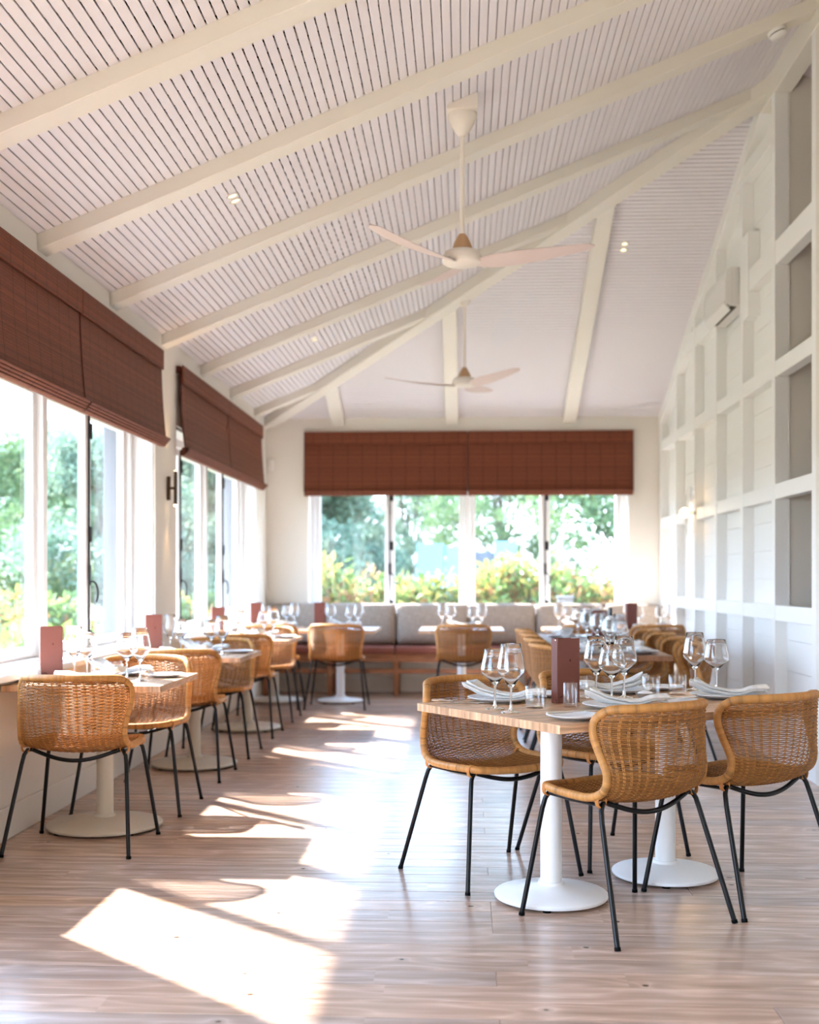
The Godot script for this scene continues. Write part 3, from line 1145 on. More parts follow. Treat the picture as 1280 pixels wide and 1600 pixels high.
func table(called: String, label: String, x: float, d: float, long: float, wide: float, plan: float, feet: Array, foot_r: float, steel: Material, woods: Array, thick := 0.031, group := "") -> void:
	# boards run along local x; plan = angle of local x in the floor plan
	var o := thing(called, label, "table", P(x, 0, d), deg_to_rad(plan), group)
	var nb := maxi(3, roundi(wide / 0.115))
	var bw := wide / nb
	for k in nb:
		var mb := MB.new()
		mb.uvo = Vector2(0.37 * k + x, 0.217 * k + d)
		mb.box(Vector3(0, TABLE_Y - thick / 2, -wide / 2 + bw * (k + 0.5)), Vector3(long, thick, bw - 0.0006), 0.0012)
		put(mb, woods[(k * 3 + int(absf(x) * 10)) % woods.size()], "top_board", o)
	for f in feet:
		var at: Vector3 = Vector3(f, 0, 0) if f is float else f
		var col := MB.new()
		col.tube([at + Vector3(0, 0.05, 0), at + Vector3(0, TABLE_Y - thick, 0)], 0.042, 24, false, false)
		col.box(at + Vector3(0, TABLE_Y - thick - 0.003, 0), Vector3(minf(0.45, long * 0.7), 0.006, minf(0.45, wide * 0.7)), 0.001)
		put(col, steel, "column", o)
		var base := MB.new()
		base.lathe([Vector2(0, 0.012), Vector2(foot_r - 0.003, 0.012), Vector2(foot_r, 0.016), Vector2(foot_r, 0.024), Vector2(foot_r - 0.006, 0.029), Vector2(foot_r * 0.55, 0.040), Vector2(0.062, 0.056), Vector2(0.052, 0.060), Vector2(0.050, 0.072), Vector2(0.042, 0.072)], 48, at)
		put(base, steel, "base_plate", o)
		for k in 4:
			var a := TAU * (k + 0.5) / 4
			var pad := MB.new()
			pad.lathe([Vector2(0, 0), Vector2(0.016, 0), Vector2(0.016, 0.013), Vector2(0, 0.013)], 12, at + Vector3(cos(a), 0, sin(a)) * (foot_r - 0.03))
			put(pad, M.rubber, "foot_pad", o)

const U := Vector2(0.807, 0.59)      # front table: its long direction and its far-side direction in (X, depth)
const V := Vector2(-0.59, 0.807)
const FC := Vector2(0.592, 4.805)

func tables_and_chairs() -> void:
	table("dining_table", "long oak dining table on two white pedestals in front of the frame wall", FC.x, FC.y, 1.30, 0.88, 36.2, [-0.315, 0.31], 0.222, M.white_steel, M.oak)
	chair("rattan chair with its back to the camera, at the near corner of the front table", 0.596, 4.355, 126.4)
	chair("rattan chair with its back to the camera, beside the white frame wall", 1.10, 4.71, 126.4)
	chair("rattan chair facing the camera at the near end of the front table", 0.107, 5.024, -55.5)
	chair("rattan chair facing the camera behind the standing menu of the front table", 0.625, 5.40, -55.5)
	var centres := [5.85, 7.82, 9.90, 11.95]
	var feet := [5.84, 7.80, 9.72, 11.9]
	var which := ["window table nearest the camera", "second window table from the camera", "third window table from the camera", "window table in the corner by the bench"]
	var a_off := [5.437, 7.38, 9.37, 11.36]
	var b_off := [6.36, 8.33, 10.41]
	for k in 4:
		var e: float = feet[k] - centres[k]
		table("window_table", "oak pedestal table, the " + which[k], -1.805 if k < 3 else -1.93, centres[k], 0.78, 0.76 if k < 3 else 0.50, 90.0, [e], 0.285, M.taupe_steel, M.oak, 0.03, "window tables")
		chair("rattan chair, back to the camera, at the " + which[k], -1.785 if k < 3 else -1.87, a_off[k], 90.0, "chairs at the window tables")
		if k < 3: chair("rattan chair facing the camera, " + which[k], -1.78, b_off[k], -90.0, "chairs at the window tables")
	var bx := [-1.255, -0.03, 1.16, 1.845]
	var bn := ["bench table nearest the window wall", "middle bench table", "bench table behind the long brown table", "small bench table against the frame wall"]
	for k in 4:
		var w := 0.76 if k == 0 else 0.84 if k == 1 else 0.72 if k == 2 else 0.56
		table("bench_table", "square oak table at the bench, the " + bn[k], bx[k], 11.87, w, 0.92 if k < 3 else 0.7, 0.0, [0.0], 0.23, M.white_steel, M.oak, 0.03, "tables along the bench")
		chair("rattan chair, back to the camera, at the " + bn[k], bx[k] + (0.02 if k < 3 else -0.02), 11.40, 90.0 if k < 3 else 97.0, "chairs facing the bench")
	table("long_table", "long brown timber table with many settings behind the front table", 1.01, 9.25, 3.0, 0.70, 90.0, [-1.0, 0.0, 1.0], 0.23, M.white_steel, [M.rustic], 0.035)
	var order := ["nearest", "second", "third", "farthest"]
	for k in 4:
		chair("rattan chair facing the frame wall, %s along the long brown table" % order[k], 0.715, 7.98 + 0.73 * k, 0.0, "chairs at the long table")
		chair("rattan chair backing onto the frame wall, %s along the long brown table" % order[k], 1.40, 8.02 + 0.73 * k, 180.0, "chairs at the long table")

# ---------------------------------------------------------------- things laid on the tables
var protos := {}

func place(kind: String, label: String, at: Vector3, turn := 0.0, group := "") -> Node3D:
	var o: Node3D
	if not protos.has(kind):
		o = Node3D.new()
		build_item(kind, o)
		protos[kind] = o
	else:
		o = protos[kind].duplicate()
	var names := {"tall_glass": "wine_glass", "wide_glass": "wine_glass", "tumbler": "tumbler", "small_tumbler": "tumbler", "plate": "dinner_plate", "side_plate": "side_plate"}
	var cats := {"tall_glass": "wine glass", "wide_glass": "wine glass", "small_tumbler": "tumbler", "plate": "plate", "side_plate": "plate", "salt_dish": "dish"}
	o.name = numbered(names.get(kind, kind))
	add_child(o, true)
	o.position = at
	o.rotation.y = turn
	return tag(o, label, cats.get(kind, kind.replace("_", " ")), group)

func build_item(kind: String, o: Node3D) -> void:
	var mb := MB.new()
	match kind:
		"tall_glass", "wide_glass":
			var wide := kind == "wide_glass"
			var r := 0.0565 if wide else 0.0535
			var h := 0.232 if wide else 0.260
			var belly := 0.141 if wide else 0.154
			var rim := 0.0400 if wide else 0.0375
			var stem := 0.092
			mb.lathe([Vector2(0.0, stem + 0.001), Vector2(0.0055, stem + 0.001), Vector2(0.012, stem + 0.008), Vector2(r * 0.62, lerpf(stem, belly, 0.62)), Vector2(r * 0.93, belly - 0.006), Vector2(r, belly + 0.006), Vector2(r * 0.985, belly + 0.016), Vector2(lerpf(r, rim, 0.55), lerpf(belly, h, 0.6)), Vector2(rim, h), Vector2(rim - 0.0006, h + 0.0006), Vector2(rim - 0.0012, h)], 40)
			mb.lathe([Vector2(rim - 0.0012, h), Vector2(lerpf(r, rim, 0.55) - 0.0012, lerpf(belly, h, 0.6)), Vector2(r * 0.985 - 0.0012, belly + 0.016), Vector2(r - 0.0012, belly + 0.006), Vector2(r * 0.93 - 0.0014, belly - 0.005), Vector2(r * 0.62 - 0.0018, lerpf(stem, belly, 0.62) + 0.0015), Vector2(0.010, stem + 0.011), Vector2(0.0, stem + 0.008)], 40)
			put(mb, M.crystal_solid, "bowl", o)
			mb = MB.new()
			mb.lathe([Vector2(0.0, stem), Vector2(0.0055, stem), Vector2(0.0042, stem - 0.02), Vector2(0.0040, 0.035), Vector2(0.0052, 0.018), Vector2(0.0095, 0.0095), Vector2(0.020, 0.0055), Vector2(0.036, 0.0032), Vector2(0.0385, 0.002), Vector2(0.038, 0.0), Vector2(0.0, 0.0005)], 32)
			put(mb, M.crystal_solid, "stem", o)
		"tumbler", "small_tumbler":
			var r := 0.0385 if kind == "tumbler" else 0.028
			var h := 0.086 if kind == "tumbler" else 0.094
			mb.lathe([Vector2(0, 0), Vector2(r - 0.004, 0), Vector2(r - 0.001, 0.003), Vector2(r, 0.01), Vector2(r, h), Vector2(r - 0.0008, h + 0.0008), Vector2(r - 0.0016, h)], 36)
			mb.lathe([Vector2(r - 0.0016, h), Vector2(r - 0.0018, 0.014), Vector2(r - 0.006, 0.009), Vector2(0, 0.008)], 36)
			put(mb, M.crystal, "glass_body", o)
		"plate", "side_plate":
			var r := 0.137 if kind == "plate" else 0.10
			var h := 0.021 if kind == "plate" else 0.018
			mb.lathe([Vector2(r * 0.55, 0.0), Vector2(r * 0.58, 0.0), Vector2(r * 0.60, 0.004), Vector2(r * 0.9, h - 0.007), Vector2(r, h - 0.002), Vector2(r + 0.0005, h), Vector2(r - 0.003, h + 0.001), Vector2(r * 0.86, h - 0.006), Vector2(r * 0.62, 0.0085), Vector2(0, 0.0075)], 56)
			mb.lathe([Vector2(0, 0.0035), Vector2(r * 0.52, 0.0035), Vector2(r * 0.55, 0.0)], 40)
			put(mb, M.stoneware, "glazed_plate", o)
			mb = MB.new()
			mb.lathe([Vector2(r * 0.545, -0.0004), Vector2(r * 0.585, -0.0004), Vector2(r * 0.606, 0.0035), Vector2(r * 0.80, 0.0085), Vector2(r * 0.80, 0.0095)], 40)
			put(mb, M.clay, "unglazed_foot", o)
		"salt_dish":
			mb.lathe([Vector2(0, 0), Vector2(0.022, 0), Vector2(0.030, 0.006), Vector2(0.043, 0.022), Vector2(0.0435, 0.0235), Vector2(0.041, 0.0235), Vector2(0.028, 0.009), Vector2(0, 0.006)], 32)
			put(mb, M.clay, "bowl", o)
			mb = MB.new()
			mb.lathe([Vector2(0.0385, 0.0195), Vector2(0.028, 0.027), Vector2(0.014, 0.0315), Vector2(0, 0.033)], 24)
			put(mb, M.salt, "salt", o)
		"napkin":
			# three folds of linen lying in a loose roll, one end lifted and fanned
			for layer in 2:
				var rows := []
				for j in 33:
					var f := j / 32.0
					var x := lerpf(-0.140, 0.165, f) + 0.02 * layer
					var lift := 0.022 * pow(maxf(0.0, 1.0 - f * 1.7), 1.4) + 0.009 * layer
					var wdt := lerpf(0.058, 0.046, f) * (1.0 - 0.28 * layer) * (1.0 - 0.22 * pow(maxf(0.0, 1.0 - f * 9.0), 2.0))
					var row := []
					for i in 25:
						var a := TAU * i / 24.0
						var ca := signf(cos(a)) * pow(absf(cos(a)), 0.7)
						var sa := signf(sin(a)) * pow(absf(sin(a)), 0.8)
						var th := 0.0075 + 0.0025 * sin(f * 7.0 + layer * 2.0)
						var y := 0.011 + lift + th * sa + (0.005 * sin(ca * 5.0 + f * 6.0 + layer * 1.7) * (1.0 - absf(ca)) if sa > 0 else 0.0)
						var curl := 0.020 * pow(absf(ca), 2.0) * pow(maxf(0.0, 1.0 - f * 2.0), 1.2)
						var zz := wdt * ca + 0.022 * sin(f * 2.6) - 0.012 + 0.014 * layer
						y += curl
						y += smoothstep(0.07, 0.137, Vector2(x, zz).length()) * 0.0145
						row.append(Vector3(x - 0.018 * ca * pow(1.0 - f, 2.0), y, zz))
					rows.append(row)
				mb.grid(rows, false, false, true, 0.3, 0.2)
				for e in [0, 32]:
					var f0 := mb.v.size()
					for i in 24: mb.vert(rows[e][i], Vector3(-1 if e == 0 else 1, 0.2, 0).normalized(), Vector2(i * 0.01, 0))
					for i in range(1, 23): mb.tri(f0, f0 + i, f0 + i + 1)
			put(mb, M.napkin, "linen", o)
			mb = MB.new()
			for k in 9:
				var z := -0.040 + 0.009 * k
				mb.tube([Vector3(0.160, 0.026, z), Vector3(0.176, 0.020 + 0.002 * (k % 3), z + 0.003), Vector3(0.188, 0.012, z + 0.002 * (k % 4))], 0.0011, 5)
			var fr := put(mb, M.napkin, "fringe", o)
			fr.set_meta("kind", "stuff")
		"fork":
			mb.bar(Vector3(-0.10, 0.003, 0), Vector3(0.02, 0.003, 0), 0.011, 0.003, Vector3.UP, 0.001)
			mb.bar(Vector3(0.02, 0.003, 0), Vector3(0.05, 0.006, 0), 0.008, 0.003, Vector3.UP, 0.001)
			put(mb, M.silver, "handle", o)
			mb = MB.new()
			mb.plate([Vector2(0.048, -0.004), Vector2(0.062, -0.011), Vector2(0.070, -0.012), Vector2(0.070, 0.012), Vector2(0.062, 0.011), Vector2(0.048, 0.004)], 0.005, 0.0072, 0.0005)
			for k in 4:
				var z := -0.0102 + 0.0068 * k
				mb.tube([Vector3(0.069, 0.006, z), Vector3(0.09, 0.0045, z), Vector3(0.110, 0.0085, z)], 0.0014, 6)
			put(mb, M.silver, "tines", o)
		"knife":
			mb.tube([Vector3(-0.115, 0.0045, 0), Vector3(-0.08, 0.0055, 0), Vector3(-0.01, 0.0045, 0)], [0.0042, 0.0055, 0.0045], 8)
			put(mb, M.silver, "handle", o)
			mb = MB.new()
			mb.plate([Vector2(-0.012, -0.004), Vector2(0.06, -0.010), Vector2(0.098, -0.006), Vector2(0.112, 0.003), Vector2(0.09, 0.006), Vector2(-0.012, 0.005)], 0.0035, 0.0052, 0.0006)
			put(mb, M.silver, "blade", o)
		"menu":
			# two stiff covers hinged on a rounded spine, standing half open
			var h := 0.262
			for s in [-1.0, 1.0]:
				mb = MB.new()
				var open: float = deg_to_rad(5.0) * s
				var bb := Basis(Vector3.UP, open)
				mb.box(bb * Vector3(0.054, h / 2, 0) + Vector3(0, 0, -0.018 * s), Vector3(0.108, h, 0.0035), 0.0015, bb)
				put(mb, M.menu, "cover", o)
				mb = MB.new()
				mb.box(bb * Vector3(0.052, h / 2, 0.006 * s) + Vector3(0, 0, -0.018 * s), Vector3(0.096, h - 0.012, 0.008), 0.0, bb)
				put(mb, M.paper, "page", o)
			mb = MB.new()
			mb.box(Vector3(0.0, h / 2, 0), Vector3(0.005, h, 0.040), 0.002)
			var spine := put(mb, M.menu, "spine", o)
			mb = MB.new()
			for y in [0.006, h - 0.006]: mb.lathe([Vector2(0, -0.0015), Vector2(0.003, -0.0015), Vector2(0.003, 0.0015), Vector2(0, 0.0015)], 10, Vector3(-0.0035, y, 0.010), Basis(Vector3.BACK, PI / 2))
			put(mb, M.silver, "eyelet", spine)
			mb = MB.new()
			mb.tube([Vector3(-0.005, 0.012, 0.012), Vector3(0.02, 0.030, 0.0245), Vector3(0.05, 0.004, 0.0265)], 0.0012, 5)
			put(mb, M.rubber, "elastic_cord", o)
			mb = MB.new()
			var bq := Basis(Vector3.UP, deg_to_rad(-5.0))
			mb.box(bq * Vector3(0.060, h * 0.66, 0.0021) + Vector3(0, 0, 0.018), Vector3(0.007, 0.010, 0.0006), 0.0, bq)
			put(mb, M.menu_mark, "embossed_mark", o)
		"wine_bottle":
			mb.lathe([Vector2(0, 0), Vector2(0.036, 0), Vector2(0.0385, 0.004), Vector2(0.0385, 0.19), Vector2(0.034, 0.215), Vector2(0.018, 0.235), Vector2(0.0145, 0.25), Vector2(0.0145, 0.30), Vector2(0, 0.30)], 32)
			put(mb, M.dark_glass, "bottle_body", o)
			mb = MB.new()
			mb.lathe([Vector2(0.0388, 0.06), Vector2(0.0391, 0.062), Vector2(0.0391, 0.148), Vector2(0.0388, 0.15)], 32)
			put(mb, M.paper, "paper_band", o)

# one place setting: seat at s (X, depth) on the table, f the direction from the sitter into the table
func setting(s: Vector2, f: Vector2, who: String, group: String, full := true, mirror := 1.0) -> void:
	var r := Vector2(f.y, -f.x) * mirror       # the sitter's right
	var turn := atan2(f.y, f.x)
	var at := func(a: float, b: float, y := 0.0) -> Vector3:
		var q: Vector2 = s + f * a + r * b
		return P(q.x, TABLE_Y + y, q.y)
	place("plate", "pale stoneware dinner plate, " + who, at.call(0.165, 0.0), 0.0, "dinner plates " + group)
	place("napkin", "folded white linen napkin, " + who, at.call(0.165, 0.0, 0.010), turn + PI / 2 + rng.randf_range(-0.3, 0.3), "napkins " + group)
	place("tall_glass", "tall stemmed wine glass, " + who, at.call(0.27, 0.20), 0.0, "tall wine glasses " + group)
	place("wide_glass", "shorter wide stemmed wine glass, " + who, at.call(0.35, 0.11), 0.0, "wide wine glasses " + group)
	if full:
		place("side_plate", "small grey side plate, " + who, at.call(0.25, -0.265), 0.0, "side plates " + group)
		place("tumbler", "clear straight water tumbler, " + who, at.call(0.34, -0.03), 0.0, "water tumblers " + group)
		place("fork", "small steel fork, " + who, at.call(0.16, -0.15), turn, "forks " + group)
		place("knife", "small steel knife, " + who, at.call(0.16, 0.148), turn, "knives " + group)

func q2(x: float, d: float, y := 0.0) -> Vector3:
	return P(x, TABLE_Y + y, d)

func settings() -> void:
	var lt := deg_to_rad(36.2)
	var g := "on the front table"
	# front table, each piece where it stands
	place("plate", "dinner plate on the front table beside the pair of glasses nearest the room", q2(0.149, 4.85), 0.0, g + " plates")
	place("napkin", "white napkin folded over the plate beside the fork on the front table", q2(0.149, 4.85, 0.011), lt - 0.75, g + " napkins")
	place("plate", "dinner plate on the front table in front of the three clustered glasses", q2(0.595, 4.61), 0.0, g + " plates")
	place("napkin", "white napkin folded over the plate in front of the three clustered glasses", q2(0.605, 4.605, 0.011), lt - 0.40, g + " napkins")
	place("plate", "dinner plate on the front table behind the three clustered glasses", q2(0.689, 5.247), 0.0, g + " plates")
	place("napkin", "white napkin folded over the plate behind the three clustered glasses", q2(0.68, 5.25, 0.011), lt + PI - 0.3, g + " napkins")
	place("plate", "dinner plate at the frame wall end of the front table", q2(1.09, 5.03), 0.0, g + " plates")
	place("napkin", "white napkin with a loose fringe at the frame wall end of the front table", q2(1.09, 5.03, 0.011), lt - 0.5, g + " napkins")
	place("side_plate", "small grey plate at the near corner of the front table", q2(0.393, 4.253), 0.0, g + " side plates")
	place("knife", "steel knife across the small plate at the near corner of the front table", q2(0.40, 4.30, 0.018), lt - 0.2, g + " knives")
	place("side_plate", "small grey plate behind the standing menu on the front table", q2(0.355, 5.06), 0.0, g + " side plates")
	place("side_plate", "small grey plate on the front table beside the salt dish", q2(0.865, 4.76), 0.0, g + " side plates")
	place("knife", "steel knife resting across the small plate beside the salt dish", q2(0.86, 4.81, 0.018), lt - 0.1, g + " knives")
	place("side_plate", "small grey plate on the far edge of the front table", q2(0.888, 5.387), 0.0, g + " side plates")
	place("knife", "steel knife on the far edge plate of the front table", q2(0.90, 5.39, 0.018), lt - 0.4, g + " knives")
	place("knife", "steel knife lying at the end of the front table nearest the window tables", q2(-0.035, 4.80), -0.55, g + " knives")
	place("fork", "steel fork lying beside a knife at the end of the front table", q2(0.015, 4.755), 0.10, g + " forks")
	place("fork", "steel fork beside the napkin nearest the camera on the front table", q2(0.735, 4.52), lt + 2.2, g + " forks")
	place("fork", "steel fork tucked under the fringed napkin on the front table", q2(1.05, 4.98, 0.019), lt - 0.5, g + " forks")
	place("knife", "steel knife beside the fringed napkin at the frame wall end", q2(1.23, 5.02), lt - 0.5, g + " knives")
	place("wide_glass", "wide wine glass behind the taller one at the near end of the front table", q2(0.118, 4.57), 0.0, g + " wine glasses")
	place("tall_glass", "tall wine glass at the near end of the front table beside the tumbler", q2(0.175, 4.45), 0.0, g + " wine glasses")
	place("tall_glass", "tall wine glass at the back of the cluster of three beside the menu", q2(0.558, 5.03), 0.0, g + " wine glasses")
	place("wide_glass", "wide wine glass at the front of the cluster of three beside the menu", q2(0.605, 4.88), 0.0, g + " wine glasses")
	place("tall_glass", "tall wine glass of the cluster of three nearest the salt dish", q2(0.676, 5.03), 0.0, g + " wine glasses")
	place("tall_glass", "tall wine glass in the pair beside the frame wall", q2(1.045, 5.405), 0.0, g + " wine glasses")
	place("wide_glass", "wide wine glass in the pair beside the frame wall", q2(1.125, 5.325), 0.0, g + " wine glasses")
	place("tumbler", "water tumbler between the near glasses and the standing menu", q2(0.275, 4.62), 0.0, g + " tumblers")
	place("small_tumbler", "narrow water tumbler just in front of the standing menu", q2(0.416, 4.66), 0.0, g + " tumblers")
	place("small_tumbler", "narrow tumbler behind the menu, partly hidden by the napkin", q2(0.49, 4.98), 0.0, g + " tumblers")
	place("tumbler", "water tumbler behind the salt dish", q2(0.80, 5.10), 0.0, g + " tumblers")
	place("tumbler", "water tumbler standing alone towards the frame wall", q2(0.925, 5.17), 0.0, g + " tumblers")
	place("salt_dish", "small clay dish heaped with white salt on the front table", q2(0.762, 5.005))
	place("menu", "reddish leather menu folder standing on the front table", q2(0.365, 4.79), 0.62)
	# window tables
	var which := ["window table nearest the camera", "second window table", "third window table", "corner window table"]
	var centres := [5.85, 7.82, 9.90, 11.95]
	for k in 4:
		var c: float = centres[k]
		var wx := -1.80 if k < 3 else -1.92
		setting(Vector2(wx, c - 0.375), Vector2(0, 1), "near seat of the " + which[k], "on window tables", k < 3)
		setting(Vector2(wx, c + 0.375), Vector2(0, -1), "far seat of the " + which[k], "on window tables", k < 3)
		place("menu", "reddish menu folder standing by the window on the " + which[k], q2(-2.15 if k < 3 else -2.165, c + 0.03 if k < 3 else c - 0.12), 0.42, "menus on window tables")
	# bench tables and the long table: further off, fewer pieces
	var bx := [-1.255, -0.03, 1.16, 1.845]
	var bn := ["first bench table", "middle bench table", "third bench table", "bench table by the frame wall"]
	for k in 4:
		setting(Vector2(bx[k], 11.41 if k < 3 else 11.53), Vector2(0, 1), "near side of the " + bn[k], "on bench tables", false)
		setting(Vector2(bx[k], 12.33 if k < 3 else 12.21), Vector2(0, -1), "bench side of the " + bn[k], "on bench tables", false)
	place("menu", "reddish menu folder on the bench table by the frame wall", q2(1.60, 11.74), 0.4, "menus on bench tables")
	place("menu", "reddish menu folder on the first bench table", q2(-1.52, 11.88), 0.2, "menus on bench tables")
	place("menu", "reddish menu folder standing among the glasses of the long brown table", q2(0.98, 9.08), 0.2)
	place("wine_bottle", "dark wine bottle among the glasses of the long brown table", q2(1.03, 8.39))
	var order := ["first", "second", "third", "last"]
	for k in 4:
		setting(Vector2(0.68, 7.98 + 0.73 * k), Vector2(1, 0), "%s place facing the frame wall, long brown table" % order[k], "on the long table", false)
		setting(Vector2(1.34, 8.02 + 0.73 * k), Vector2(-1, 0), "%s place facing the windows, long brown table" % order[k], "on the long table", false)

# ---------------------------------------------------------------- fans, lamps, sensors
func fan(label: String, x: float, d: float, first: float, block_on_beam: bool) -> void:
	var top := roof_y(x)
	var hub := 3.035
	var o := thing("ceiling_fan", label, "ceiling fan", P(x, hub, d), 0.0, "white ceiling fans")
	var mb := MB.new()
	var low := top - 0.075 - hub
	# wedge block that levels the canopy under the slope
	var w := 0.085
	var y0 := low + 0.02
	for s in [-1.0, 1.0]:
		var pts := [Vector3(-w, y0, s * w), Vector3(w, y0, s * w), Vector3(w, y0 + 0.055 + w * PITCH, s * w), Vector3(-w, y0 + 0.055 - w * PITCH, s * w)]
		if s < 0: pts.reverse()
		mb.flat(pts)
	mb.flat([Vector3(-w, y0, -w), Vector3(w, y0, -w), Vector3(w, y0, w), Vector3(-w, y0, w)])
	for s in [-1.0, 1.0]:
		var y1: float = y0 + 0.055 + s * w * PITCH
		var pts := [Vector3(s * w, y0, -w), Vector3(s * w, y1, -w), Vector3(s * w, y1, w), Vector3(s * w, y0, w)]
		if s < 0: pts.reverse()
		mb.flat(pts)
	put(mb, M.fan_white, "mounting_block", o)
	mb = MB.new()
	mb.lathe([Vector2(0, low + 0.02), Vector2(0.076, low + 0.02), Vector2(0.079, low + 0.012), Vector2(0.074, low - 0.02), Vector2(0.055, low - 0.06), Vector2(0.030, low - 0.095), Vector2(0.020, low - 0.105), Vector2(0.0, low - 0.105)], 32)
	put(mb, M.fan_white, "canopy", o)
	mb = MB.new()
	mb.tube([Vector3(0, 0.10, 0), Vector3(0, low - 0.09, 0)], 0.0125, 12)
	put(mb, M.fan_white, "downrod", o)
	mb = MB.new()
	mb.lathe([Vector2(0.012, 0.145), Vector2(0.018, 0.143), Vector2(0.030, 0.125), Vector2(0.048, 0.09), Vector2(0.060, 0.052), Vector2(0.0, 0.052)], 32)
	put(mb, M.fan_wood, "motor_cone", o)
	mb = MB.new()
	mb.lathe([Vector2(0, 0.05), Vector2(0.078, 0.05), Vector2(0.098, 0.040), Vector2(0.108, 0.020), Vector2(0.112, -0.005), Vector2(0.108, -0.020), Vector2(0.102, -0.024), Vector2(0.070, -0.034), Vector2(0.0, -0.037)], 40)
	put(mb, M.fan_white, "motor_housing", o)
	for k in 3:
		var a := deg_to_rad(first + 120.0 * k)
		var bl := MB.new()
		var rows_top := []
		var rows_low := []
		for j in 25:
			var f := j / 24.0
			var r := lerpf(0.085, 0.735, f)
			var half := 0.030 + 0.045 * sin(PI * pow(f, 0.62) * 0.93)
			if f > 0.93: half *= sqrt(maxf(0.02, 1.0 - pow((f - 0.93) / 0.07, 2.0)))
			var twist := lerpf(0.32, 0.14, f)
			var bow := -0.02 + 0.055 * f * f
			var rt := []
			var rl := []
			for i in 7:
				var s := -1.0 + i / 3.0
				var q := half * s + 0.018 * sin(f * PI)
				var y := bow + q * sin(twist)
				rt.append(Vector3(r, y + 0.004 * (1 - s * s), q * cos(twist)))
				rl.append(Vector3(r, y - 0.002 - 0.002 * (1 - s * s), q * cos(twist)))
			rows_top.append(rt)
			rows_low.append(rl)
		bl.grid(rows_top, false, false, false, 0.1, 0.65)
		bl.grid(rows_low, false, false, true, 0.1, 0.65)
		var b := put(bl, M.fan_blade, "blade", o)
		b.rotation.y = a
		var arm := MB.new()
		arm.box(Vector3(0.105, -0.014, 0), Vector3(0.07, 0.010, 0.03), 0.003)
		for z in [-0.010, 0.010]: arm.lathe([Vector2(0, 0), Vector2(0.004, 0), Vector2(0.003, 0.003), Vector2(0, 0.0035)], 8, Vector3(0.125, -0.009, z))
		put(arm, M.fan_white, "blade_bracket", b)

func downlight(label: String, at: Vector3, basis: Basis) -> void:
	var o := thing("downlight", label, "downlight", at, 0.0, "paired ceiling downlights")
	o.basis = basis
	for s in [-1.0, 1.0]:
		var ring := MB.new()
		ring.lathe([Vector2(0.024, -0.001), Vector2(0.033, -0.004), Vector2(0.035, 0.0), Vector2(0.035, 0.006)], 28, Vector3(s * 0.042, 0, 0), Basis(Vector3(1, 0, 0), Vector3(0, 1, 0), Vector3(0, 0, 1)))
		put(ring, M.fan_white, "trim_ring", o)
		var lens := MB.new()
		lens.lathe([Vector2(0.0, 0.0015), Vector2(0.025, 0.0015)], 24, Vector3(s * 0.042, 0, 0))
		put(lens, glow(1.0, 0.93, 0.72, 0.28), "lens", o)
	var lamp := SpotLight3D.new()
	lamp.name = "downlight_beam"
	o.add_child(lamp)
	lamp.position = Vector3(0, -0.012, 0)
	lamp.rotation.x = -PI / 2
	lamp.light_color = Color(1.0, 0.88, 0.70)
	lamp.light_energy = 0.05
	lamp.spot_angle = 32
	lamp.spot_range = 12
	lamp.light_size = 0.03
	lamp.spot_attenuation = 2.0
	lamp.shadow_enabled = true

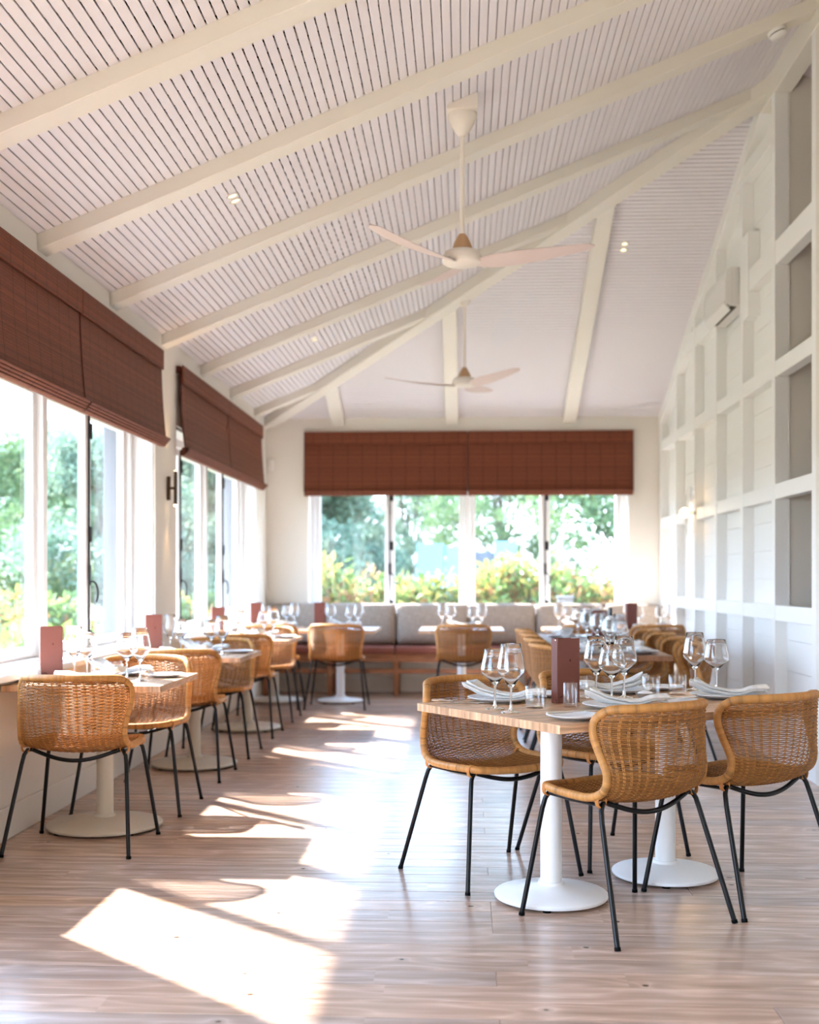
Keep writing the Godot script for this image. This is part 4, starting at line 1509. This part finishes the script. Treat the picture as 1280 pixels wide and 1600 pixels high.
func fixtures() -> void:
	fan("white three-bladed ceiling fan hanging nearest the camera", -0.012, 6.6, -10.0, false)
	fan("white three-bladed ceiling fan hanging near the bench window", 0.0, 10.78, -50.0, true)
	var al := atan(PITCH)
	var bl := Basis(Vector3(cos(al), sin(al), 0), Vector3(-sin(al), cos(al), 0), Vector3(0, 0, 1))
	var turned := bl * Basis(Vector3.UP, PI / 2)
	# pairs on the long plane and one pair on the hip plane
	for q in [[-1.295, 6.02 + 0.55, "between the near rafters above the window tables"], [-1.33, 9.75 + 0.65, "near the bench end of the window side"], [0.95, 4.83, "at the top of the frame near the ridge"]]:
		downlight("pair of small round downlights, " + q[2], P(q[0], roof_y(q[0]) - 0.003, q[1]), turned)
	var be := atan(HIP)
	var hb := Basis(Vector3.RIGHT, Vector3(0, cos(be), -sin(be)), Vector3.RIGHT.cross(Vector3(0, cos(be), -sin(be))))
	var dd := 10.2
	downlight("pair of small round downlights on the end slope by the frame wall", P(1.37, EAVE_Y + (BACK_D - dd) * HIP - 0.003, dd), hb * Basis(Vector3.UP, PI / 2))

	# smoke alarm under the rafter by the ridge
	var sm := thing("smoke_alarm", "round white smoke alarm under a rafter near the ridge", "smoke alarm", P(1.90, roof_y(1.90) - 0.08, 7.285))
	sm.basis = bl
	var mb := MB.new()
	mb.lathe([Vector2(0, 0), Vector2(0.054, 0), Vector2(0.056, -0.012), Vector2(0.053, -0.02)].map(func(p): return Vector2(p.x, p.y)), 32)
	put(mb, M.plastic, "base", sm)
	mb = MB.new()
	mb.lathe([Vector2(0.050, -0.020), Vector2(0.050, -0.026)], 32)
	put(mb, M.iron, "vent", sm)
	mb = MB.new()
	mb.lathe([Vector2(0.053, -0.026), Vector2(0.050, -0.038), Vector2(0.040, -0.046), Vector2(0, -0.050)], 32)
	put(mb, M.plastic, "cap", sm)

	# alarm sensor on the end wall
	var se := thing("alarm_sensor", "small white alarm sensor high on the end wall in the corner", "sensor", P(-2.14, 2.50, BACK_D))
	mb = MB.new()
	mb.box(Vector3(0, 0.0, 0.02), Vector3(0.055, 0.13, 0.04), 0.010)
	put(mb, M.plastic, "casing", se)
	mb = MB.new()
	mb.box(Vector3(0, 0.01, 0.041), Vector3(0.036, 0.045, 0.006), 0.002)
	put(mb, M.fan_white, "lens", se)

	# bronze tube sconce between the windows
	var sc := thing("wall_sconce", "bronze double tube sconce on the wall between the side windows", "wall lamp", P(WALL_X, 1.93, 8.62))
	mb = MB.new()
	mb.tube([Vector3(0.014, -0.10, 0), Vector3(0.014, 0.075, 0)], 0.013, 16)
	put(mb, M.bronze, "wall_bar", sc)
	mb = MB.new()
	mb.tube([Vector3(0.014, -0.012, 0), Vector3(0.06, -0.012, 0)], 0.009, 12)
	put(mb, M.bronze, "arm", sc)
	mb = MB.new()
	mb.tube([Vector3(0.065, -0.135, 0), Vector3(0.065, 0.115, 0)], 0.0135, 18)
	put(mb, M.bronze, "lamp_tube", sc)
	for s in [-1.0, 1.0]:
		mb = MB.new()
		mb.lathe([Vector2(0, -0.006), Vector2(0.0125, -0.006), Vector2(0.0125, 0.006), Vector2(0, 0.006)], 18, Vector3(0.065, (0.111 if s > 0 else -0.139), 0))
		put(mb, glow(1.0, 0.86, 0.62, 4.0), "lens", sc)
		var sp := SpotLight3D.new()
		sp.name = "tube_beam"
		sc.add_child(sp, true)
		sp.position = Vector3(0.065, 0.124 if s > 0 else -0.150, 0)
		sp.rotation.x = PI / 2 * s
		sp.light_color = Color(1.0, 0.80, 0.52)
		sp.light_energy = 0.05
		sp.spot_angle = 26
		sp.spot_range = 8
		sp.spot_attenuation = 2.0
		sp.light_size = 0.012
		sp.shadow_enabled = true

	# glass disc lamp on the frame wall
	var gl := thing("disc_lamp", "round clear glass disc lamp with a glowing globe on the frame wall", "wall lamp", P(FRAME_X, 1.86, 11.0))
	mb = MB.new()
	mb.lathe([Vector2(0, 0.0), Vector2(0.055, 0.0), Vector2(0.055, 0.018), Vector2(0.02, 0.024), Vector2(0.016, 0.05), Vector2(0, 0.05)], 28, Vector3.ZERO, Basis(Vector3(0, 1, 0), Vector3(-1, 0, 0), Vector3(0, 0, 1)))
	put(mb, M.bronze, "wall_plate", gl)
	mb = MB.new()
	mb.lathe([Vector2(0.014, 0.030), Vector2(0.24, 0.036), Vector2(0.247, 0.041), Vector2(0.24, 0.046), Vector2(0.014, 0.042)], 56, Vector3.ZERO, Basis(Vector3(0, 1, 0), Vector3(-1, 0, 0), Vector3(0, 0, 1)))
	put(mb, glass_mat(0.12), "glass_disc", gl)
	mb = MB.new()
	var prof := []
	for i in 13: prof.append(Vector2(0.046 * sin(PI * i / 12.0), 0.095 - 0.046 * cos(PI * i / 12.0)))
	mb.lathe(prof, 24, Vector3.ZERO, Basis(Vector3(0, 1, 0), Vector3(-1, 0, 0), Vector3(0, 0, 1)))
	put(mb, glow(1.0, 0.90, 0.72, 0.9), "globe", gl)
	var om := OmniLight3D.new()
	om.name = "globe_light"
	gl.add_child(om)
	om.position = Vector3(-0.095, 0, 0)
	om.light_color = Color(1.0, 0.80, 0.55)
	om.light_energy = 0.012
	om.light_size = 0.04
	om.omni_range = 12
	om.omni_attenuation = 2.0
	om.shadow_enabled = true

	# air conditioner set into the frame wall, its louvre open
	var ac := thing("air_conditioner", "white wall air conditioner set into the high bay of the frame wall", "air conditioner", P(FRAME_X + 0.07, 3.52, 9.655))
	var body := []
	for p in [Vector2(0.0, 0.15), Vector2(-0.13, 0.15), Vector2(-0.165, 0.13), Vector2(-0.175, 0.06), Vector2(-0.175, -0.10), Vector2(-0.155, -0.135), Vector2(-0.03, -0.155), Vector2(0.0, -0.155)]: body.append(p)
	mb = MB.new()
	for s in [-1.0, 1.0]:
		var cap := []
		for p in body: cap.append(Vector3(p.x, p.y, s * 0.40))
		if s > 0: pass
		else: cap.reverse()
		mb.flat(cap)
	for i in body.size() - 1:
		var p: Vector2 = body[i]
		var q: Vector2 = body[i + 1]
		mb.flat([Vector3(p.x, p.y, -0.40), Vector3(p.x, p.y, 0.40), Vector3(q.x, q.y, 0.40), Vector3(q.x, q.y, -0.40)])
	put(mb, M.ac_white, "body", ac)
	mb = MB.new()
	mb.bar(Vector3(-0.155, -0.15, 0.37), Vector3(-0.155, -0.15, -0.37), 0.075, 0.008, Vector3(0.75, 0.66, 0), 0.002)
	put(mb, M.plastic, "louvre", ac)
	mb = MB.new()
	mb.box(Vector3(-0.10, -0.145, 0), Vector3(0.05, 0.006, 0.70), 0.001)
	put(mb, mat(0.36, 0.34, 0.30, 0.8, 0.2), "outlet_slot", ac)
	mb = MB.new()
	mb.box(Vector3(-0.125, 0.0, 0.401), Vector3(0.003, 0.28, 0.003), 0.0)
	put(mb, M.taupe_steel, "side_seam", ac)

# ---------------------------------------------------------------- outside the windows
func leaf_cluster(count: int, reach: float, leaf: float, s: int, drop := 0.0) -> ArrayMesh:
	var r := RandomNumberGenerator.new()
	r.seed = s
	var mb := MB.new()
	for k in count:
		var dir := Vector3(r.randf_range(-1, 1), r.randf_range(-1, 1), r.randf_range(-1, 1)).normalized()
		var at := dir * reach * pow(r.randf(), 0.5)
		var out := (dir + Vector3(r.randf_range(-0.6, 0.6), r.randf_range(-0.5, 0.6) - drop, r.randf_range(-0.6, 0.6))).normalized()
		var side := out.cross(Vector3(r.randf_range(-1, 1), r.randf_range(-1, 1), r.randf_range(-1, 1))).normalized()
		var l := leaf * r.randf_range(0.7, 1.3)
		var nn := out.cross(side).normalized()
		var f := mb.v.size()
		mb.vert(at, nn, Vector2.ZERO)
		mb.vert(at + out * l * 0.5 + side * l * 0.24 + nn * l * 0.06, nn, Vector2.ZERO)
		mb.vert(at + out * l, nn, Vector2.ZERO)
		mb.vert(at + out * l * 0.5 - side * l * 0.24 + nn * l * 0.06, nn, Vector2.ZERO)
		mb.quad(f, f + 1, f + 2, f + 3)
	return mb.mesh()

func leaf_mat(back: float) -> StandardMaterial3D:
	var m := tinted(0.55, 0.4)
	m.backlight_enabled = true
	m.backlight = Color(back, back, back)
	return m

var leaves := {}

# a plant: stem mesh and one mass of leaves over the given blobs [centre, radii]
func plant(called: String, label: String, cat: String, at: Vector3, height: float, blobs: Array, many: int, hue: Array, group: String, cluster := "fine") -> void:
	var o := thing(called, label, cat, at, 0.0, group)
	var st := MB.new()
	var crown := Vector3(0, height * 0.55, 0)
	if height > 2.0:
		st.tube([Vector3(0, -0.1, 0), Vector3(0.03, height * 0.3, 0.02), crown], [0.075 + height * 0.012, 0.06 + height * 0.01, 0.05], 10)
	for b in blobs:
		var p: Vector3 = b[0]
		var from := Vector3(0, minf(height * 0.3, p.y * 0.6), 0) if height > 2.0 else Vector3(p.x * 0.3, 0, p.z * 0.3)
		st.tube([from, from.lerp(p, 0.5) + Vector3(0, 0.08, 0), p], [0.045 if height > 2.0 else 0.012, 0.03 if height > 2.0 else 0.009, 0.012 if height > 2.0 else 0.004], 6)
	put(st, M.bark, "trunk" if height > 2.0 else "stem", o)
	var mm := MultiMesh.new()
	mm.transform_format = MultiMesh.TRANSFORM_3D
	mm.use_colors = true
	mm.mesh = leaves[cluster]
	mm.instance_count = many
	for i in many:
		var b = blobs[rng.randi() % blobs.size()]
		var dir := Vector3(rng.randf_range(-1, 1), rng.randf_range(-1, 1), rng.randf_range(-1, 1)).normalized()
		var p: Vector3 = b[0] + dir * (b[1] as Vector3) * pow(rng.randf(), 0.4)
		p.y = maxf(p.y, 0.05)
		var bs := Basis.from_euler(Vector3(rng.randf() * TAU, rng.randf() * TAU, rng.randf() * TAU)).scaled(Vector3.ONE * rng.randf_range(0.75, 1.3))
		mm.set_instance_transform(i, Transform3D(bs, p))
		var h: Color = hue[rng.randi() % hue.size()]
		var k := rng.randf_range(0.75, 1.25)
		mm.set_instance_color(i, Color(h.r * k, h.g * k, h.b * k))
	var mi := MultiMeshInstance3D.new()
	mi.multimesh = mm
	mi.material_override = M.leaf
	mi.name = "foliage"
	mi.set_meta("kind", "stuff")
	o.add_child(mi)

func garden() -> void:
	M.bark = mat(0.42, 0.38, 0.34, 0.9, 0.2)
	M.leaf = leaf_mat(0.9)
	M.soil = mat(0.50, 0.49, 0.40, 0.95, 0.1)
	M.grey_timber = mat(0.40, 0.40, 0.42, 0.85, 0.2)
	leaves.fine = leaf_cluster(26, 0.16, 0.085, 1)
	leaves.broad = leaf_cluster(14, 0.13, 0.12, 2)
	leaves.blade = leaf_cluster(18, 0.08, 0.22, 3, -0.9)
	leaves.willow = leaf_cluster(30, 0.17, 0.11, 4, 1.2)
	var g := struct("ground")
	var mb := MB.new()
	mb.slab(-60, -2.47, -0.4, -0.05, -20, 80)
	mb.slab(-2.47, 60, -0.4, -0.05, 13.27, 80)
	mb.slab(-2.47, 60, -0.4, -0.05, -20, -3.26)
	put(mb, M.soil, "lawn", g)
	var green := [lin(0.38, 0.48, 0.32), lin(0.44, 0.54, 0.38), lin(0.32, 0.42, 0.30)]
	var grey_green := [lin(0.44, 0.53, 0.45), lin(0.50, 0.58, 0.49), lin(0.38, 0.47, 0.40)]
	var gold := [lin(0.60, 0.58, 0.30), lin(0.64, 0.58, 0.32), lin(0.42, 0.52, 0.30), lin(0.46, 0.56, 0.32), lin(0.40, 0.50, 0.28), lin(0.62, 0.46, 0.32)]
	var lush := [lin(0.46, 0.60, 0.30), lin(0.54, 0.65, 0.36), lin(0.40, 0.54, 0.28)]
	# trees seen through the end window and, further left, through the side windows: [x, depth, height, spread, hue, label, cluster]
	var trees := [
		[-3.6, 27.0, 5.0, 2.0, grey_green, "pale willowy tree outside the end window, behind its first pane", "willow"],
		[-1.6, 33.0, 5.6, 2.0, grey_green, "pale tree with open twigs outside the end window, behind its second pane", "fine"],
		[0.9, 30.0, 6.2, 2.2, green, "green tree outside the end window, behind its third pane", "fine"],
		[3.4, 26.0, 6.8, 2.3, green, "dense dark green tree outside the end window, nearest the frame wall", "broad"],
		[6.2, 31.0, 7.5, 2.8, green, "tall green tree outside beyond the end of the building", "broad"],
		[-6.4, 21.0, 4.0, 1.7, grey_green, "soft green tree outside the side window nearest the camera, behind its middle panes", "fine"],
		[-8.6, 24.0, 4.4, 2.2, green, "broad green tree outside the side window nearest the camera, behind its first panes", "fine"],
		[-6.6, 29.0, 4.6, 1.9, grey_green, "slender pale tree outside, seen past the grey verandah post", "willow"],
		[-5.4, 25.0, 5.2, 1.6, grey_green, "pale tree outside the second side window", "fine"],
		[-4.8, 35.0, 5.2, 2.2, green, "distant green tree outside the second side window", "fine"],
		[-11.0, 27.0, 4.2, 2.4, green, "wide green tree far out on the lawn", "broad"],
	]
	for t in trees:
		var blobs := []
		for k in 9:
			var a := TAU * k / 9.0 * 1.7
			var f := k / 8.0
			blobs.append([Vector3(cos(a) * t[3] * (0.75 - 0.55 * f), t[2] * (0.28 + 0.62 * f), sin(a) * t[3] * (0.75 - 0.55 * f)), Vector3(t[3] * 0.5, t[2] * 0.15, t[3] * 0.5)])
		plant("garden_tree", t[5], "tree", P(t[0], -0.05, t[1]), t[2], blobs, 1500, t[4], "trees in the garden", t[6])
	# vine shrubs with yellowing leaves just outside the end window
	var vn := ["behind the first pane", "behind the second pane", "behind the middle mullion", "behind the third pane", "behind the last pane", "past the frame wall"]
	for k in 6:
		var blobs := []
		for j in 6: blobs.append([Vector3(-0.5 + 0.2 * j, 0.54 + 0.13 * (j % 3) + (0.24 if k in [0, 3] else -0.02), 0.1 * (j % 2)), Vector3(0.28, 0.46 if j % 2 else 0.62, 0.25)])
		plant("vine_shrub", "yellowing vine shrub outside the end window, " + vn[k], "shrub", P(-2.3 + 1.0 * k, -0.05, 16.2 + 0.3 * (k % 2)), 1.3, blobs, 430, gold, "vine shrubs outside the end window", "broad")
	# bright strappy plants and yellow shrubs along the side windows
	var n := 0
	for q in [[-3.7, 9.2], [-4.4, 10.6], [-3.6, 11.2], [-4.3, 12.4], [-5.2, 11.6], [-3.5, 13.0], [-4.9, 13.6], [-3.9, 14.6]]:
		var blobs := []
		for j in 5: blobs.append([Vector3(-0.4 + 0.2 * j, 0.28, 0.15 * (j % 2)), Vector3(0.3, 0.30, 0.3)])
		plant("strap_plant", "clump of bright green strap leaves outside, " + ["closest to the glass at the near end", "behind the first clump", "just beyond the verandah post", "a step behind the verandah post", "farthest from the glass", "closest to the glass past the post", "in the back row past the post", "deepest in the garden"][n], "plant", P(q[0], -0.05, q[1]), 0.7, blobs, 240, lush, "strap leaf plants by the side windows", "blade")
		n += 1
	for q in [[-6.0, 16.5, "outside the side window nearest the camera"], [-4.5, 17.5, "outside, seen past the grey verandah post"], [-4.0, 19.5, "outside the second side window"], [-7.2, 18.5, "outside, by the low fence"]]:
		var blobs := []
		for j in 5: blobs.append([Vector3(-0.5 + 0.25 * j, 0.5 + 0.1 * (j % 2), 0.1 * j), Vector3(0.35, 0.45, 0.3)])
		plant("golden_shrub", "yellow flecked garden shrub " + q[2], "shrub", P(q[0], -0.05, q[1]), 1.3, blobs, 300, gold + green, "golden shrubs in the garden", "broad")
	# grey timber posts under the eave beam outside the side windows
	var po := thing("verandah_frame", "weathered grey timber verandah post and beam outside the side windows", "verandah post")
	for d in [9.58, 14.2, 4.2]:
		mb = MB.new()
		mb.grain = 1
		mb.slab(-2.98, -2.86, -0.1, 2.62, d, d + 0.13, 0.012)
		put(mb, M.grey_timber, "post", po)
	mb = MB.new()
	mb.slab(-2.97, -2.87, 2.62, 2.72, -3.0, 14.5, 0.01)
	put(mb, M.grey_timber, "beam", po)
	# low fence across the lawn
	var fe := thing("paddock_fence", "low pale post and rail fence across the lawn outside", "fence")
	for k in 7:
		mb = MB.new()
		mb.slab(-9.6 + 1.0 * k, -9.5 + 1.0 * k, -0.1, 0.95, 19.9, 20.0, 0.01)
		put(mb, M.grey_timber, "post", fe)
	for y in [0.45, 0.82]:
		mb = MB.new()
		mb.slab(-9.7, -3.3, y, y + 0.09, 19.86, 19.9, 0.006)
		put(mb, M.grey_timber, "rail", fe)
	# pale blue shed panels far behind the vines
	var blue := mat(0.42, 0.56, 0.66, 0.6, 0.3)
	var sh := thing("garden_shed", "low pale blue panelled shed behind the vines outside", "shed", P(0.0, 0, 24.0))
	for q in [[-0.98, -0.42, 1.95], [-0.38, 0.16, 1.9], [0.62, 1.06, 2.0]]:
		mb = MB.new()
		mb.slab(q[0], q[1], 0.0, q[2], 0.0, 0.9, 0.01)
		put(mb, blue, "wall_panel", sh)
	mb = MB.new()
	mb.slab(0.16, 0.62, 0.0, 1.8, 0.3, 0.9, 0.01)
	put(mb, M.grey_timber, "door", sh)
	# stump post among the vines
	var bo := thing("timber_bollard", "short grey timber post among the vines outside", "post", P(1.30, 0, 15.3))
	mb = MB.new()
	mb.box(Vector3(0, 0.5, 0), Vector3(0.19, 1.0, 0.19), 0.015)
	put(mb, M.grey_timber, "shaft", bo)
	mb = MB.new()
	mb.box(Vector3(0, 1.01, 0), Vector3(0.22, 0.03, 0.22), 0.008)
	put(mb, M.grey_timber, "cap", bo)
